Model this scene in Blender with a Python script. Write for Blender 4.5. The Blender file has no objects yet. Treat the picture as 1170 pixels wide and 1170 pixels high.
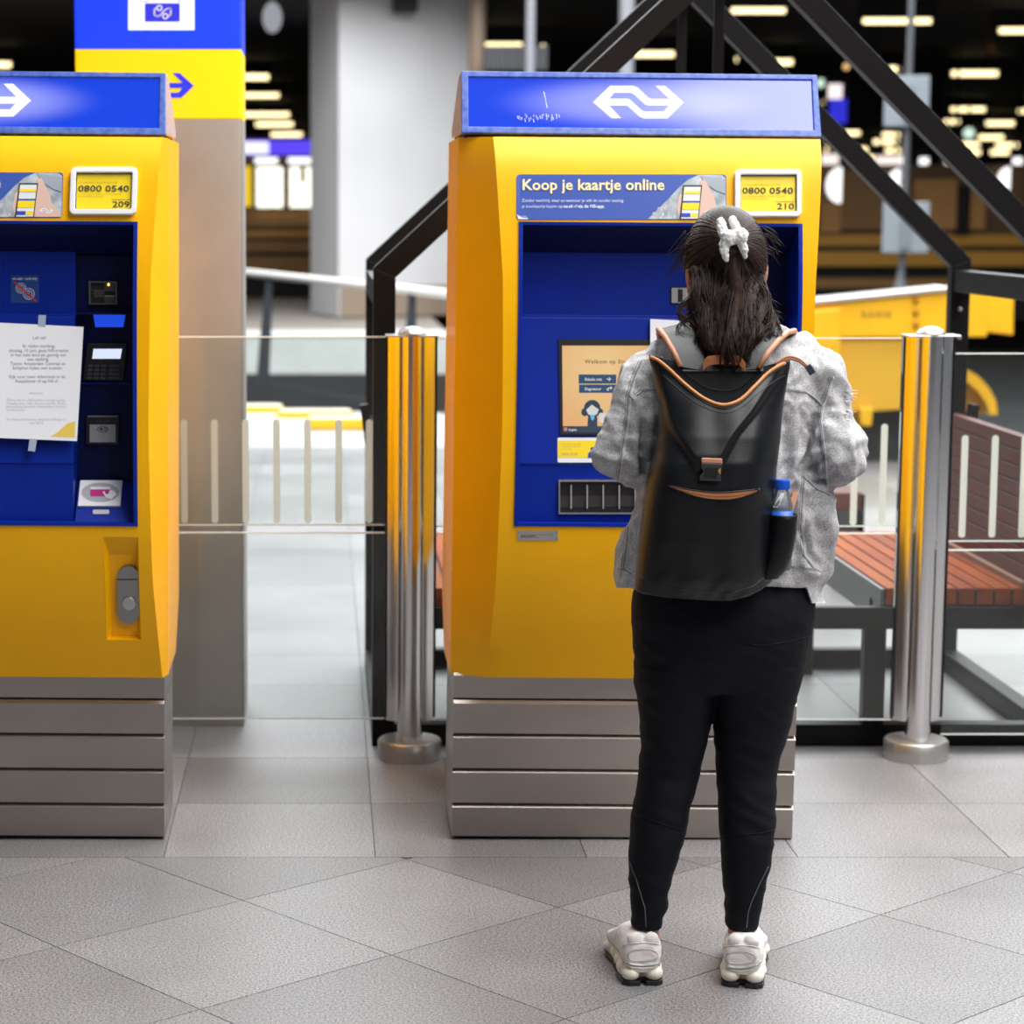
import bpy, bmesh, math, random
import numpy as np
from mathutils import Vector, Matrix, noise
from mathutils.bvhtree import BVHTree

SC = bpy.context.scene
COL = SC.collection
random.seed(7)

# ------------------------------------------------------------------ camera, light, exposure
FPX, CXP, CYP, CAMH = 2600.0, 370.0, 585.0, 1.62
PITCH = math.atan(345 / FPX)
cam_d = bpy.data.cameras.new('camera')
cam = bpy.data.objects.new('camera', cam_d); COL.objects.link(cam)
cam.location = (0, 0, CAMH)
cam.rotation_euler = (math.pi / 2 - PITCH, 0, 0)
cam_d.sensor_fit = 'HORIZONTAL'; cam_d.sensor_width = 36
cam_d.lens = 36 * FPX / 1170
cam_d.shift_x = (585 - CXP) / 1170
cam_d.clip_start = .05; cam_d.clip_end = 400
cam_d.dof.use_dof = True
cam_d.dof.focus_distance = 4.95
cam_d.dof.aperture_fstop = 4.0
SC.camera = cam

W = bpy.data.worlds.new('world'); SC.world = W; W.use_nodes = True
bg = W.node_tree.nodes['Background']
bg.inputs[0].default_value = (.86, .93, 1, 1); bg.inputs[1].default_value = .14

def area(name, loc, target, sx, sy, power, color=(1, 1, 1)):
    d = bpy.data.lights.new(name, 'AREA'); d.shape = 'RECTANGLE'; d.size = sx; d.size_y = sy
    d.energy = power; d.color = color
    o = bpy.data.objects.new(name, d); COL.objects.link(o)
    o.location = loc
    o.rotation_euler = (Vector(target) - Vector(loc)).to_track_quat('-Z', 'Y').to_euler()
    return o
# glazed roof over the concourse: daylight from above, stronger on the platform side
area('skylight_concourse', (3.4, 5.4, 7.5), (1.6, 5.2, 0), 8, 7, 1350, (1, .985, .96))
area('skylight_platform', (3.0, 20, 7.5), (3.0, 19.6, 0), 16, 18, 4300, (.95, .98, 1))
area('skylight_entrance', (5.0, -2.0, 9.0), (.8, 5.5, 1.2), 4.5, 4.5, 430, (1, .98, .95))

SC.view_settings.view_transform = 'Standard'
SC.view_settings.look = 'None'
SC.view_settings.gamma = 1
SC.view_settings.use_curve_mapping = False
SC.view_settings.exposure = 0.30
SC.cycles.use_denoising = True
SC.cycles.max_bounces = 8
SC.cycles.transparent_max_bounces = 16

CP, SP = math.cos(PITCH), math.sin(PITCH)
def at(px, py, Y):
    """point at distance Y in front of the camera seen at a pixel of the photograph"""
    u = (px - CXP) / FPX; v = (py - CYP) / FPX
    k = Y / (CP - v * SP)
    return Vector((u * k, Y, CAMH + k * (-SP - v * CP)))
def ground(px, py, z0=0):
    u = (px - CXP) / FPX; v = (py - CYP) / FPX
    k = (z0 - CAMH) / (-SP - v * CP)
    return Vector((u * k, k * (CP - v * SP), z0))
def project(p):
    y = p[1] * CP - (p[2] - CAMH) * SP; d = -(p[1] * SP + (p[2] - CAMH) * CP)
    return CXP + FPX * p[0] / y, CYP + FPX * d / y
def lerp(a, b, t): return a + (b - a) * t
def interp(x, nodes): return float(np.interp(x, [n[0] for n in nodes], [n[1] for n in nodes]))
def sstep(a, b, x):
    t = min(1, max(0, (x - a) / (b - a))); return t * t * (3 - 2 * t)

# ------------------------------------------------------------------ materials
MATS = {}
def mat(name, col, rough=.5, metal=0, spec=.5, noise_amt=0, noise_scale=30, bump=0, bump_scale=200, col2=None, emit=None, estr=1,
        stretch=(1, 1, 1), coat=0, aniso=0, detail=4):
    if name in MATS: return MATS[name]
    m = bpy.data.materials.new(name); m.use_nodes = True; nt = m.node_tree
    b = nt.nodes['Principled BSDF']
    b.inputs['Base Color'].default_value = (*col, 1)
    b.inputs['Roughness'].default_value = rough
    b.inputs['Metallic'].default_value = metal
    b.inputs['Specular IOR Level'].default_value = spec
    b.inputs['Coat Weight'].default_value = coat
    b.inputs['Anisotropic'].default_value = aniso
    if emit:
        b.inputs['Emission Color'].default_value = (*emit, 1); b.inputs['Emission Strength'].default_value = estr
    if noise_amt or bump:
        tc = nt.nodes.new('ShaderNodeTexCoord'); mp = nt.nodes.new('ShaderNodeMapping')
        mp.inputs['Scale'].default_value = stretch
        nt.links.new(tc.outputs['Object'], mp.inputs[0])
    if noise_amt:
        n = nt.nodes.new('ShaderNodeTexNoise'); n.inputs['Scale'].default_value = noise_scale; n.inputs['Detail'].default_value = detail
        nt.links.new(mp.outputs[0], n.inputs['Vector'])
        r = nt.nodes.new('ShaderNodeMapRange'); r.inputs['From Min'].default_value = .3; r.inputs['From Max'].default_value = .7
        nt.links.new(n.outputs['Fac'], r.inputs['Value'])
        mx = nt.nodes.new('ShaderNodeMix'); mx.data_type = 'RGBA'
        c2 = col2 or tuple(max(0, c * (1 - noise_amt)) for c in col)
        mx.inputs['A'].default_value = (*col, 1); mx.inputs['B'].default_value = (*c2, 1)
        nt.links.new(r.outputs[0], mx.inputs['Factor'])
        nt.links.new(mx.outputs['Result'], b.inputs['Base Color'])
    if bump:
        n2 = nt.nodes.new('ShaderNodeTexNoise'); n2.inputs['Scale'].default_value = bump_scale; n2.inputs['Detail'].default_value = 3
        nt.links.new(mp.outputs[0], n2.inputs['Vector'])
        bp = nt.nodes.new('ShaderNodeBump'); bp.inputs['Strength'].default_value = bump; bp.inputs['Distance'].default_value = .004
        nt.links.new(n2.outputs['Fac'], bp.inputs['Height']); nt.links.new(bp.outputs[0], b.inputs['Normal'])
    MATS[name] = m; return m
def glow(name, col, s):
    if name in MATS: return MATS[name]
    m = bpy.data.materials.new(name); m.use_nodes = True; nt = m.node_tree
    nt.nodes.remove(nt.nodes['Principled BSDF'])
    e = nt.nodes.new('ShaderNodeEmission'); e.inputs[0].default_value = (*col, 1); e.inputs[1].default_value = s
    nt.links.new(e.outputs[0], nt.nodes['Material Output'].inputs[0]); MATS[name] = m; return m
def clear(name, tint, ior=1.45, rough=.0, dirt=0):
    """thin clear sheet: transmits, reflects by angle"""
    m = bpy.data.materials.new(name); m.use_nodes = True; nt = m.node_tree
    nt.nodes.remove(nt.nodes['Principled BSDF'])
    t = nt.nodes.new('ShaderNodeBsdfTransparent'); t.inputs[0].default_value = (*tint, 1)
    g = nt.nodes.new('ShaderNodeBsdfGlossy'); g.inputs['Roughness'].default_value = rough
    f = nt.nodes.new('ShaderNodeFresnel'); f.inputs[0].default_value = ior
    x = nt.nodes.new('ShaderNodeMixShader')
    nt.links.new(f.outputs[0], x.inputs[0]); nt.links.new(t.outputs[0], x.inputs[1]); nt.links.new(g.outputs[0], x.inputs[2])
    out = x
    if dirt:
        d = nt.nodes.new('ShaderNodeBsdfDiffuse'); d.inputs[0].default_value = (.9, .93, .93, 1)
        x2 = nt.nodes.new('ShaderNodeMixShader'); x2.inputs[0].default_value = dirt
        nt.links.new(x.outputs[0], x2.inputs[1]); nt.links.new(d.outputs[0], x2.inputs[2]); out = x2
    nt.links.new(out.outputs[0], nt.nodes['Material Output'].inputs[0]); MATS[name] = m; return m

YEL = mat('yellow_paint', (1.0, .485, .0010), .36, spec=.28, noise_amt=.07, noise_scale=6)
BLUE = mat('blue_paint', (.0015, .022, .30), .38, spec=.25, noise_amt=.12, noise_scale=9)
BLUEDK = mat('dark_blue_recess', (.001, .005, .05), .4, spec=.2)  # deeper blue on the recess hood, card column and pin pad hood
HEADBL = mat('header_blue_frame', (.13, .2, .55), .35, spec=.5, noise_amt=.3, noise_scale=60, col2=(.03, .09, .42), detail=8)
HEADSIDE = mat('header_side_grey', (.55, .42, .40), .4, noise_amt=.1)
STEEL = mat('brushed_steel', (.45, .40, .37), .30, 1, noise_amt=.14, noise_scale=2.2, stretch=(1, 1, 3))
STEELP = mat('pillar_steel', (.62, .58, .54), .5, 1, noise_amt=.15, noise_scale=5, bump=.03, bump_scale=300)
ALU = mat('aluminium', (.82, .82, .83), .2, 1)
ALUD = mat('cast_aluminium', (.60, .59, .58), .38, .9, noise_amt=.1, noise_scale=60)
DARKG = mat('dark_gap', (.01, .01, .012), .7)
BLACK = mat('black_steel_paint', (.0065, .006, .007), .45, spec=.16)
BLACKP = mat('black_plastic', (.01, .01, .012), .4)
WHITE = mat('white_plastic', (.82, .82, .84), .4)
INKB = mat('blue_print', (.03, .06, .42), .5)
INKK = mat('dark_print', (.03, .03, .035), .6)
INKG = mat('grey_print', (.28, .27, .33), .7)
STICKB = mat('sticker_blue', (.05, .10, .42), .28, spec=.6)
PALEY = mat('pale_yellow_print', (.95, .80, .42), .5)
PLATEY = mat('plate_yellow', (.95, .70, .02), .3)
PHOTOG = mat('photo_grey', (.55, .62, .68), .4, noise_amt=.5, noise_scale=40)
SKINP = mat('photo_skin', (.72, .48, .40), .5)
SCRN = mat('screen_grey', (.35, .34, .36), .3)
MAG = mat('magenta_print', (.55, .01, .22), .4)
RED = mat('red_print', (.6, .02, .04), .5)
PAPER = mat('white_paper', (.83, .84, .88), .7)
TAPE = mat('adhesive_tape', (.36, .42, .55), .3)
GLASS = clear('gate_glass', (.95, .975, .965), 1.42, .0, .010)
STRIP = mat('frosted_strip', (.80, .82, .75), .5)
_n = STRIP.node_tree; _t = _n.nodes.new('ShaderNodeBsdfTranslucent'); _t.inputs[0].default_value = (.90, .92, .84, 1); _x = _n.nodes.new('ShaderNodeMixShader'); _x.inputs[0].default_value = .72
_n.links.new(_n.nodes['Principled BSDF'].outputs[0], _x.inputs[1]); _n.links.new(_t.outputs[0], _x.inputs[2]); _n.links.new(_x.outputs[0], _n.nodes['Material Output'].inputs[0])
GEDGE = mat('glass_edge', (.80, .88, .86), .2)

# ------------------------------------------------------------------ mesh building
class MB:
    def __init__(s): s.v = []; s.f = []; s.m = []
    def add(s, vs, fs, mi=0):
        o = len(s.v); s.v += [tuple(v) for v in vs]
        for f in fs: s.f.append(tuple(i + o for i in f)); s.m.append(mi)
    def box(s, a, b, mi=0):
        x0, y0, z0 = [min(p, q) for p, q in zip(a, b)]; x1, y1, z1 = [max(p, q) for p, q in zip(a, b)]
        s.add([(x0, y0, z0), (x1, y0, z0), (x1, y1, z0), (x0, y1, z0), (x0, y0, z1), (x1, y0, z1), (x1, y1, z1), (x0, y1, z1)],
              [(0, 3, 2, 1), (4, 5, 6, 7), (0, 1, 5, 4), (1, 2, 6, 5), (2, 3, 7, 6), (3, 0, 4, 7)], mi)
    def bar(s, p, q, w, h, up=(0, 0, 1), mi=0):
        p = Vector(p); q = Vector(q); d = (q - p).normalized(); up = Vector(up)
        r = d.cross(up).normalized(); u = r.cross(d)
        vs = []
        for c in (p, q):
            for a, b in ((-1, -1), (1, -1), (1, 1), (-1, 1)): vs.append(c + r * a * w / 2 + u * b * h / 2)
        s.add(vs, [(0, 1, 2, 3), (7, 6, 5, 4), (0, 4, 5, 1), (1, 5, 6, 2), (2, 6, 7, 3), (3, 7, 4, 0)], mi)
    def loft(s, rings, cap=True, mi=0):
        n = len(rings[0]); vs = [p for r in rings for p in r]; fs = []
        for i in range(len(rings) - 1):
            for j in range(n):
                k = (j + 1) % n; fs.append((i * n + j, i * n + k, (i + 1) * n + k, (i + 1) * n + j))
        if cap:
            fs.append(tuple(range(n - 1, -1, -1))); fs.append(tuple((len(rings) - 1) * n + j for j in range(n)))
        s.add(vs, fs, mi)
    def tube(s, pts, r, n=8, mi=0, cap=True):
        pts = [Vector(p) for p in pts]; rs = r if isinstance(r, (list, tuple)) else [r] * len(pts)
        rings = []; prev = None
        for i, p in enumerate(pts):
            d = (pts[min(i + 1, len(pts) - 1)] - pts[max(i - 1, 0)])
            if d.length < 1e-9: d = Vector((0, 0, 1))
            d.normalize()
            if prev is None:
                a = Vector((0, 0, 1)) if abs(d.z) < .9 else Vector((1, 0, 0))
                u = d.cross(a).normalized()
            else:
                u = prev - d * prev.dot(d)
                u = u.normalized() if u.length > 1e-6 else d.orthogonal().normalized()
            prev = u; w = d.cross(u)
            rings.append([p + (u * math.cos(t) + w * math.sin(t)) * rs[i] for t in [2 * math.pi * k / n for k in range(n)]])
        s.loft(rings, cap, mi)
    def lathe(s, prof, c, n=24, mi=0):
        c = Vector(c); rings = [[c + Vector((r * math.cos(t), r * math.sin(t), z)) for t in [2 * math.pi * k / n for k in range(n)]] for r, z in prof]
        s.loft(rings, True, mi)
    def ell(s, c, r, n=16, m=10, mi=0, rot=None):
        c = Vector(c); rings = []
        for i in range(m + 1):
            a = math.pi * (i / m) ; a = min(max(a, .02), math.pi - .02)
            ring = []
            for k in range(n):
                t = 2 * math.pi * k / n
                p = Vector((r[0] * math.sin(a) * math.cos(t), r[1] * math.sin(a) * math.sin(t), -r[2] * math.cos(a)))
                ring.append(c + (rot @ p if rot else p))
            rings.append(ring)
        s.loft(rings, True, mi)
    def caps(s, pts, rs, n=14):
        """chain of tapered capsules, to be merged by a remesh"""
        for (p, q), (a, b) in zip(zip(pts, pts[1:]), zip(rs, rs[1:])):
            s.tube([p, q], [a, b], n)
        for p, a in zip(pts, rs): s.ell(p, (a, a, a), n, 8)
    def prism(s, poly, axis, a, b, mi=0):
        """polygon in the two other axes, drawn from a to b along axis"""
        def P(u, v, w): return {'x': (w, u, v), 'y': (u, w, v), 'z': (u, v, w)}[axis]
        n = len(poly); vs = [P(u, v, a) for u, v in poly] + [P(u, v, b) for u, v in poly]
        fs = [tuple(range(n)), tuple(range(2 * n - 1, n - 1, -1))] + [(i, (i + 1) % n, (i + 1) % n + n, i + n) for i in range(n)]
        s.add(vs, fs, mi)
    def build(s, name, m, parent=None, smooth=False, bevel=0, off=None, merge=0, segs=2, fixn=True):
        me = bpy.data.meshes.new(name)
        v = s.v
        if off is not None: v = [(p[0] - off[0], p[1] - off[1], p[2] - off[2]) for p in v]
        me.from_pydata([tuple(p) for p in v], [], s.f)
        ms = m if isinstance(m, (list, tuple)) else [m]
        for x in ms: me.materials.append(x)
        if len(ms) > 1: me.polygons.foreach_set('material_index', s.m)
        bm = bmesh.new(); bm.from_mesh(me)
        if merge: bmesh.ops.remove_doubles(bm, verts=bm.verts, dist=merge)
        if fixn: bmesh.ops.recalc_face_normals(bm, faces=bm.faces)
        if bevel:
            es = [e for e in bm.edges if len(e.link_faces) == 2 and e.calc_face_angle(0) > .6]
            bmesh.ops.bevel(bm, geom=es, offset=bevel, segments=segs, affect='EDGES', profile=.5, clamp_overlap=True)
        bm.to_mesh(me); bm.free()
        if smooth:
            me.polygons.foreach_set('use_smooth', [True] * len(me.polygons))
            if smooth != 2: me.set_sharp_from_angle(angle=math.radians(40))
        o = bpy.data.objects.new(name, me)
        COL.objects.link(o)
        if parent: o.parent = parent
        return o
def tag(o, label=None, cat=None, group=None, kind=None):
    if label: o['label'] = label
    if cat: o['category'] = cat
    if group: o['group'] = group
    if kind: o['kind'] = kind
    return o
def empty(name, loc, label=None, cat=None, group=None, ry=0, rz=0):
    o = bpy.data.objects.new(name, None); o.location = loc; o.rotation_euler = (0, ry, rz)
    o.empty_display_size = .1
    COL.objects.link(o); return tag(o, label, cat, group)
def remeshed(mb, voxel, smooth=2, fn=None, m=None, name='x', parent=None, off=None):
    """merge closed shells into one skin, smooth it, move its points by fn(p, n) -> p"""
    o = mb.build('tmp', m or WHITE)
    md = o.modifiers.new('r', 'REMESH'); md.mode = 'VOXEL'; md.voxel_size = voxel
    if smooth:
        s = o.modifiers.new('s', 'SMOOTH'); s.iterations = smooth; s.factor = .5
    dg = bpy.context.evaluated_depsgraph_get()
    me = bpy.data.meshes.new_from_object(o.evaluated_get(dg)); bpy.data.objects.remove(o)
    if fn or off is not None:
        off = off or (0, 0, 0)
        nv = len(me.vertices); co = np.empty(nv * 3, 'f'); no = np.empty(nv * 3, 'f')
        me.vertices.foreach_get('co', co); me.vertex_normals.foreach_get('vector', no)
        co = co.reshape(-1, 3); no = no.reshape(-1, 3)
        if fn: co = np.array([tuple(fn(Vector(a), Vector(b))) for a, b in zip(co.tolist(), no.tolist())], 'f')
        co = co - np.array(tuple(off), 'f')
        me.vertices.foreach_set('co', co.ravel().astype('f')); me.update()
    me.name = name; me.materials.clear(); me.materials.append(m or WHITE)
    me.polygons.foreach_set('use_smooth', [True] * len(me.polygons))
    r = bpy.data.objects.new(name, me); COL.objects.link(r)
    if parent: r.parent = parent
    return r

_txt = {}
def text2d(s, size, align='LEFT', bold=0, spacing=1):
    key = (s, size, align, bold, spacing)
    if key in _txt: return _txt[key]
    c = bpy.data.curves.new('t', 'FONT'); c.body = s; c.size = size; c.align_x = align; c.resolution_u = 2
    c.offset = bold; c.space_character = spacing
    o = bpy.data.objects.new('t', c); COL.objects.link(o)
    dg = bpy.context.evaluated_depsgraph_get()
    me = bpy.data.meshes.new_from_object(o.evaluated_get(dg))
    vs = [(v.co.x, v.co.y) for v in me.vertices]; fs = [tuple(p.vertices) for p in me.polygons]
    bpy.data.objects.remove(o); bpy.data.meshes.remove(me)
    _txt[key] = (vs, fs); return _txt[key]

class Surf:
    """a real surface addressed by the photograph's pixels; off lifts toward the viewer"""
    def __init__(s, fn): s.fn = fn
    def p(s, px, py, off=0): return s.fn(px, py, off)
    def poly(s, mb, pts, off=0, t=.0015, mi=0):
        n = len(pts)
        vs = [s.p(x, y, off) for x, y in pts] + [s.p(x, y, off + t) for x, y in pts]
        bm = bmesh.new(); vv = [bm.verts.new(v) for v in vs[n:]]
        es = [bm.edges.new((vv[i], vv[(i + 1) % n])) for i in range(n)]
        bmesh.ops.triangle_fill(bm, use_beauty=True, edges=es); bm.verts.index_update()
        top = [tuple(v.index + n for v in f.verts) for f in bm.faces]; bm.free()
        mb.add(vs, top + [(i, (i + 1) % n, (i + 1) % n + n, i + n) for i in range(n)], mi)
    def rect(s, mb, x0, y0, x1, y1, off=0, t=.0015, r=0, mi=0, sk=0):
        if r:
            pts = []
            for cx, cy, a in ((x1 - r, y0 + r, -90), (x1 - r, y1 - r, 0), (x0 + r, y1 - r, 90), (x0 + r, y0 + r, 180)):
                for k in range(5):
                    t_ = math.radians(a + k * 22.5); pts.append((cx + r * math.cos(t_), cy + r * math.sin(t_)))
        else: pts = [(x0 + sk, y0), (x1 + sk, y0), (x1, y1), (x0, y1)]
        s.poly(mb, pts, off, t, mi)
    def ell(s, mb, cx, cy, rx, ry, off=0, t=.0015, n=28, mi=0):
        s.poly(mb, [(cx + rx * math.cos(2 * math.pi * k / n), cy + ry * math.sin(2 * math.pi * k / n)) for k in range(n)], off, t, mi)
    def ring(s, mb, outer, inner, off=0, t=.0015, mi=0):
        n = len(outer); vs = [s.p(*q, off) for q in outer] + [s.p(*q, off + t) for q in outer] + [s.p(*q, off + t) for q in inner] + [s.p(*q, off) for q in inner]
        fs = []
        for i in range(n):
            k = (i + 1) % n
            for a in range(3): fs.append((a * n + i, a * n + k, (a + 1) * n + k, (a + 1) * n + i))
        mb.add(vs, fs, mi)
    def stroke(s, mb, pts, w, off=0, t=.0008, mi=0):
        for (x0, y0), (x1, y1) in zip(pts, pts[1:]):
            d = math.hypot(x1 - x0, y1 - y0) or 1; nx, ny = -(y1 - y0) / d * w / 2, (x1 - x0) / d * w / 2
            ex, ey = (x1 - x0) / d * w * .3, (y1 - y0) / d * w * .3
            s.poly(mb, [(x0 + nx - ex, y0 + ny - ey), (x1 + nx + ex, y1 + ny + ey), (x1 - nx + ex, y1 - ny + ey), (x0 - nx - ex, y0 - ny - ey)], off, t, mi)
    def text(s, mb, st, px, py, size, align='LEFT', off=.0016, bold=0, spacing=1, width=None, mi=0, lean=0):
        vs, fs = text2d(st, 1.0, align, bold, spacing)
        k = size; kx = size
        if width:
            xs = [v[0] for v in vs]; kx = width / max(1e-6, max(xs) - min(xs))
        mb.add([s.p(px + x * kx + y * k * lean, py - y * k, off) for x, y in vs], fs, mi)
LOGO_O = [(128,318),(295,158),(520,158),(562,172),(665,270),(700,285),(870,285),(738,158),(832,158),(1017,322),(855,478),(628,478),(585,462),(495,380),(460,352),(290,352),(404,475),(310,475)]
LOGO_H = [(290,283),(336,227),(495,227),(525,240),(635,340),(665,352),(866,352),(818,408),(630,408),(600,393),(487,290),(462,283)]
def logo(surf, mb, cx, cy, w, off=.002, t=.0015, mi=0):
    k = w / 889.
    bm = bmesh.new(); es = []
    for L_ in (LOGO_O, LOGO_H):
        vv = [bm.verts.new((x, y, 0)) for x, y in L_]
        es += [bm.edges.new((vv[i], vv[(i + 1) % len(vv)])) for i in range(len(vv))]
    bmesh.ops.triangle_fill(bm, use_beauty=False, use_dissolve=False, edges=es); bm.verts.index_update()
    vs = [surf.p(cx + (v.co.x - 572) * k, cy + (v.co.y - 318) * k, off + t) for v in bm.verts]
    fs = [tuple(v.index for v in f.verts) for f in bm.faces]; bm.free()
    mb.add(vs, fs, mi)
# ------------------------------------------------------------------ the setting: floor, ceiling, walls
def stone(name, a, b, rough):
    m = bpy.data.materials.new(name); m.use_nodes = True; nt = m.node_tree; B = nt.nodes['Principled BSDF']
    tc = nt.nodes.new('ShaderNodeTexCoord')
    geo = nt.nodes.new('ShaderNodeNewGeometry')
    n1 = nt.nodes.new('ShaderNodeTexNoise'); n1.inputs['Scale'].default_value = 190; n1.inputs['Detail'].default_value = 3; n1.inputs['Roughness'].default_value = .8
    n2 = nt.nodes.new('ShaderNodeTexNoise'); n2.inputs['Scale'].default_value = 2.2; n2.inputs['Detail'].default_value = 5
    for n in (n1, n2): nt.links.new(geo.outputs['Position'], n.inputs['Vector'])
    r = nt.nodes.new('ShaderNodeMapRange'); r.inputs['From Min'].default_value = .40; r.inputs['From Max'].default_value = .64
    nt.links.new(n1.outputs['Fac'], r.inputs['Value'])
    mx = nt.nodes.new('ShaderNodeMix'); mx.data_type = 'RGBA'; mx.inputs['A'].default_value = (*a, 1); mx.inputs['B'].default_value = (*b, 1)
    nt.links.new(r.outputs[0], mx.inputs['Factor'])
    oi = nt.nodes.new('ShaderNodeObjectInfo')
    r2 = nt.nodes.new('ShaderNodeMapRange'); r2.inputs['To Min'].default_value = .80; r2.inputs['To Max'].default_value = 1.12
    nt.links.new(oi.outputs['Random'], r2.inputs['Value'])
    r3 = nt.nodes.new('ShaderNodeMapRange'); r3.inputs['From Min'].default_value = .3; r3.inputs['From Max'].default_value = .7; r3.inputs['To Min'].default_value = .84; r3.inputs['To Max'].default_value = 1.12
    nt.links.new(n2.outputs['Fac'], r3.inputs['Value'])
    mm = nt.nodes.new('ShaderNodeMath'); mm.operation = 'MULTIPLY'; nt.links.new(r2.outputs[0], mm.inputs[0]); nt.links.new(r3.outputs[0], mm.inputs[1])
    sc = nt.nodes.new('ShaderNodeVectorMath'); sc.operation = 'SCALE'; nt.links.new(mx.outputs['Result'], sc.inputs[0]); nt.links.new(mm.outputs[0], sc.inputs['Scale'])
    nt.links.new(sc.outputs[0], B.inputs['Base Color'])
    r4 = nt.nodes.new('ShaderNodeMapRange'); r4.inputs['To Min'].default_value = rough - .1; r4.inputs['To Max'].default_value = rough + .1
    nt.links.new(n2.outputs['Fac'], r4.inputs['Value']); nt.links.new(r4.outputs[0], B.inputs['Roughness'])
    bp = nt.nodes.new('ShaderNodeBump'); bp.inputs['Strength'].default_value = .12; bp.inputs['Distance'].default_value = .002
    nt.links.new(n1.outputs['Fac'], bp.inputs['Height']); nt.links.new(bp.outputs[0], B.inputs['Normal'])
    return m
TILE = stone('granite_tile', (.315, .305, .315), (.033, .031, .033), .42)
GROUT = mat('grout', (.13, .12, .115), .8)
CONC = mat('far_floor_stone', (.50, .50, .50), .35, noise_amt=.12, noise_scale=3)
CEIL = mat('dark_ceiling', (.022, .019, .018), .8)
HALLW = mat('hall_wall', (.09, .07, .06), .7)

mb = MB(); mb.box((-16, -16, -.3), (16, 15.6, -.004)); floor = tag(mb.build('floor', GROUT), kind='structure')
def clip(poly, ax, lim, keep_less):
    out = []
    for i, p in enumerate(poly):
        q = poly[(i + 1) % len(poly)]
        ip = (p[ax] <= lim) == keep_less; iq = (q[ax] <= lim) == keep_less
        if ip: out.append(p)
        if ip != iq:
            t = (lim - p[ax]) / (q[ax] - p[ax]); out.append((p[0] + (q[0] - p[0]) * t, p[1] + (q[1] - p[1]) * t))
    return out
def tile(poly):
    if len(poly) < 3: return
    cx = sum(p[0] for p in poly) / len(poly); cy = sum(p[1] for p in poly) / len(poly)
    m = MB(); m.prism([(p[0] - cx, p[1] - cy) for p in poly], 'z', -.03, 0)
    o = m.build('tile', TILE, floor); o.location = (cx, cy, 0)
A0 = Vector((-.1927, 5.2195)); e1 = Vector((.3405, -.3985)); e2 = Vector((.401, .3425))   # the diagonal field
g = .0013
for i in range(-7, 9):
    for j in range(-9, 9):
        c = A0 + e1 * (i + .5) + e2 * (j + .5)
        if not (-2.0 < c.x < 3.0 and 3.3 < c.y < 6.1): continue
        h1 = e1 * (.5 - g / e1.length); h2 = e2 * (.5 - g / e2.length)
        poly = [tuple(c + a * h1 + b * h2) for a, b in ((-1, -1), (1, -1), (1, 1), (-1, 1))]
        poly = clip(poly, 1, 5.580 - g, True)
        if len(poly) >= 3:
            ar = abs(sum(p[0] * q[1] - q[0] * p[1] for p, q in zip(poly, poly[1:] + poly[:1]))) / 2
            if ar > .004: tile(poly)
for r in range(19):                                                # straight rows beyond it
    y0 = 5.58 + r * .527
    for c in range(-5, 10):
        x0 = .1300 + c * .5335
        lo, hi = at(-40, 700, y0).x, at(1210, 700, y0 + .53).x
        if x0 + .53 < lo - .55 or x0 > hi + .25: continue
        tile([(x0 + g, y0 + g), (x0 + .5335 - g, y0 + g), (x0 + .5335 - g, y0 + .527 - g), (x0 + g, y0 + .527 - g)])
mb = MB(); mb.box((-16, 15.593, -.3), (2.45, 18.4, 0)); mb.box((2.45, 15.593, -.3), (16, 16.1, 0)); mb.build('paving_strip', CONC, floor)
m = MB()
for (xa, xb, ya, yb) in ((-16, -2.6, -16, 15.593), (4.6, 16, -16, 15.593), (-2.6, 4.6, -16, 3.5)):
    m.box((xa, ya, -.03), (xb, yb, -.001))
m.build('paving_apron', TILE, floor)
# dark roof deck over the platforms, walls of the hall
mb = MB(); mb.box((-40, 31, 4.75), (60, 170, 5.1)); ceiling = tag(mb.build('ceiling', CEIL), kind='structure')
mb = MB(); mb.box((-40, 170, -1), (60, 170.4, 6)); tag(mb.build('wall_back', HALLW), kind='structure')
mb = MB(); mb.box((-16.4, -16.4, 0), (16.4, -16, 5)); tag(mb.build('wall_front', HALLW), kind='structure')
mb = MB(); mb.box((-16.4, -16, 0), (-16, 19, 5)); tag(mb.build('wall_left', HALLW), kind='structure')
TRACK = mat('track_bed', (.03, .032, .036), .8, noise_amt=.5, noise_scale=3)
mb = MB(); mb.box((-40, 18.4, -1.2), (60, 170, -.9)); mb.box((2.46, 16.1, -1.2), (60, 18.39, -.9)); tag(mb.build('floor_track_bed', TRACK), kind='structure')
# ------------------------------------------------------------------ ticket machines
YM = 5.74; TILT = math.radians(.44); CXR, CXL = .773, -.855
PROF = [(.430, -.015), (.52, -.052), (.60, -.083), (.70, -.113), (.80, -.136), (.92, -.151), (1.1, -.158), (1.3, -.156), (1.45, -.145), (1.58, -.122), (1.74, -.080), (1.797, -.040)]
def smooth_nodes(N, n=40):
    # a soft curve through the nodes
    xs = [a for a, _ in N]; ys = [b for _, b in N]; ms = []
    for i in range(len(N)):
        a, b = max(0, i - 1), min(len(N) - 1, i + 1); ms.append((ys[b] - ys[a]) / (xs[b] - xs[a]))
    out = []
    for k in range(n + 1):
        x = xs[0] + (xs[-1] - xs[0]) * k / n; i = min(len(xs) - 2, max(j for j in range(len(xs)) if xs[j] <= x + 1e-9)); h = xs[i + 1] - xs[i]; t = (x - xs[i]) / h
        out.append((x, ys[i] * (1 + 2 * t) * (1 - t) ** 2 + ms[i] * h * t * (1 - t) ** 2 + ys[i + 1] * t * t * (3 - 2 * t) + ms[i + 1] * h * t * t * (t - 1)))
    return out
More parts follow.
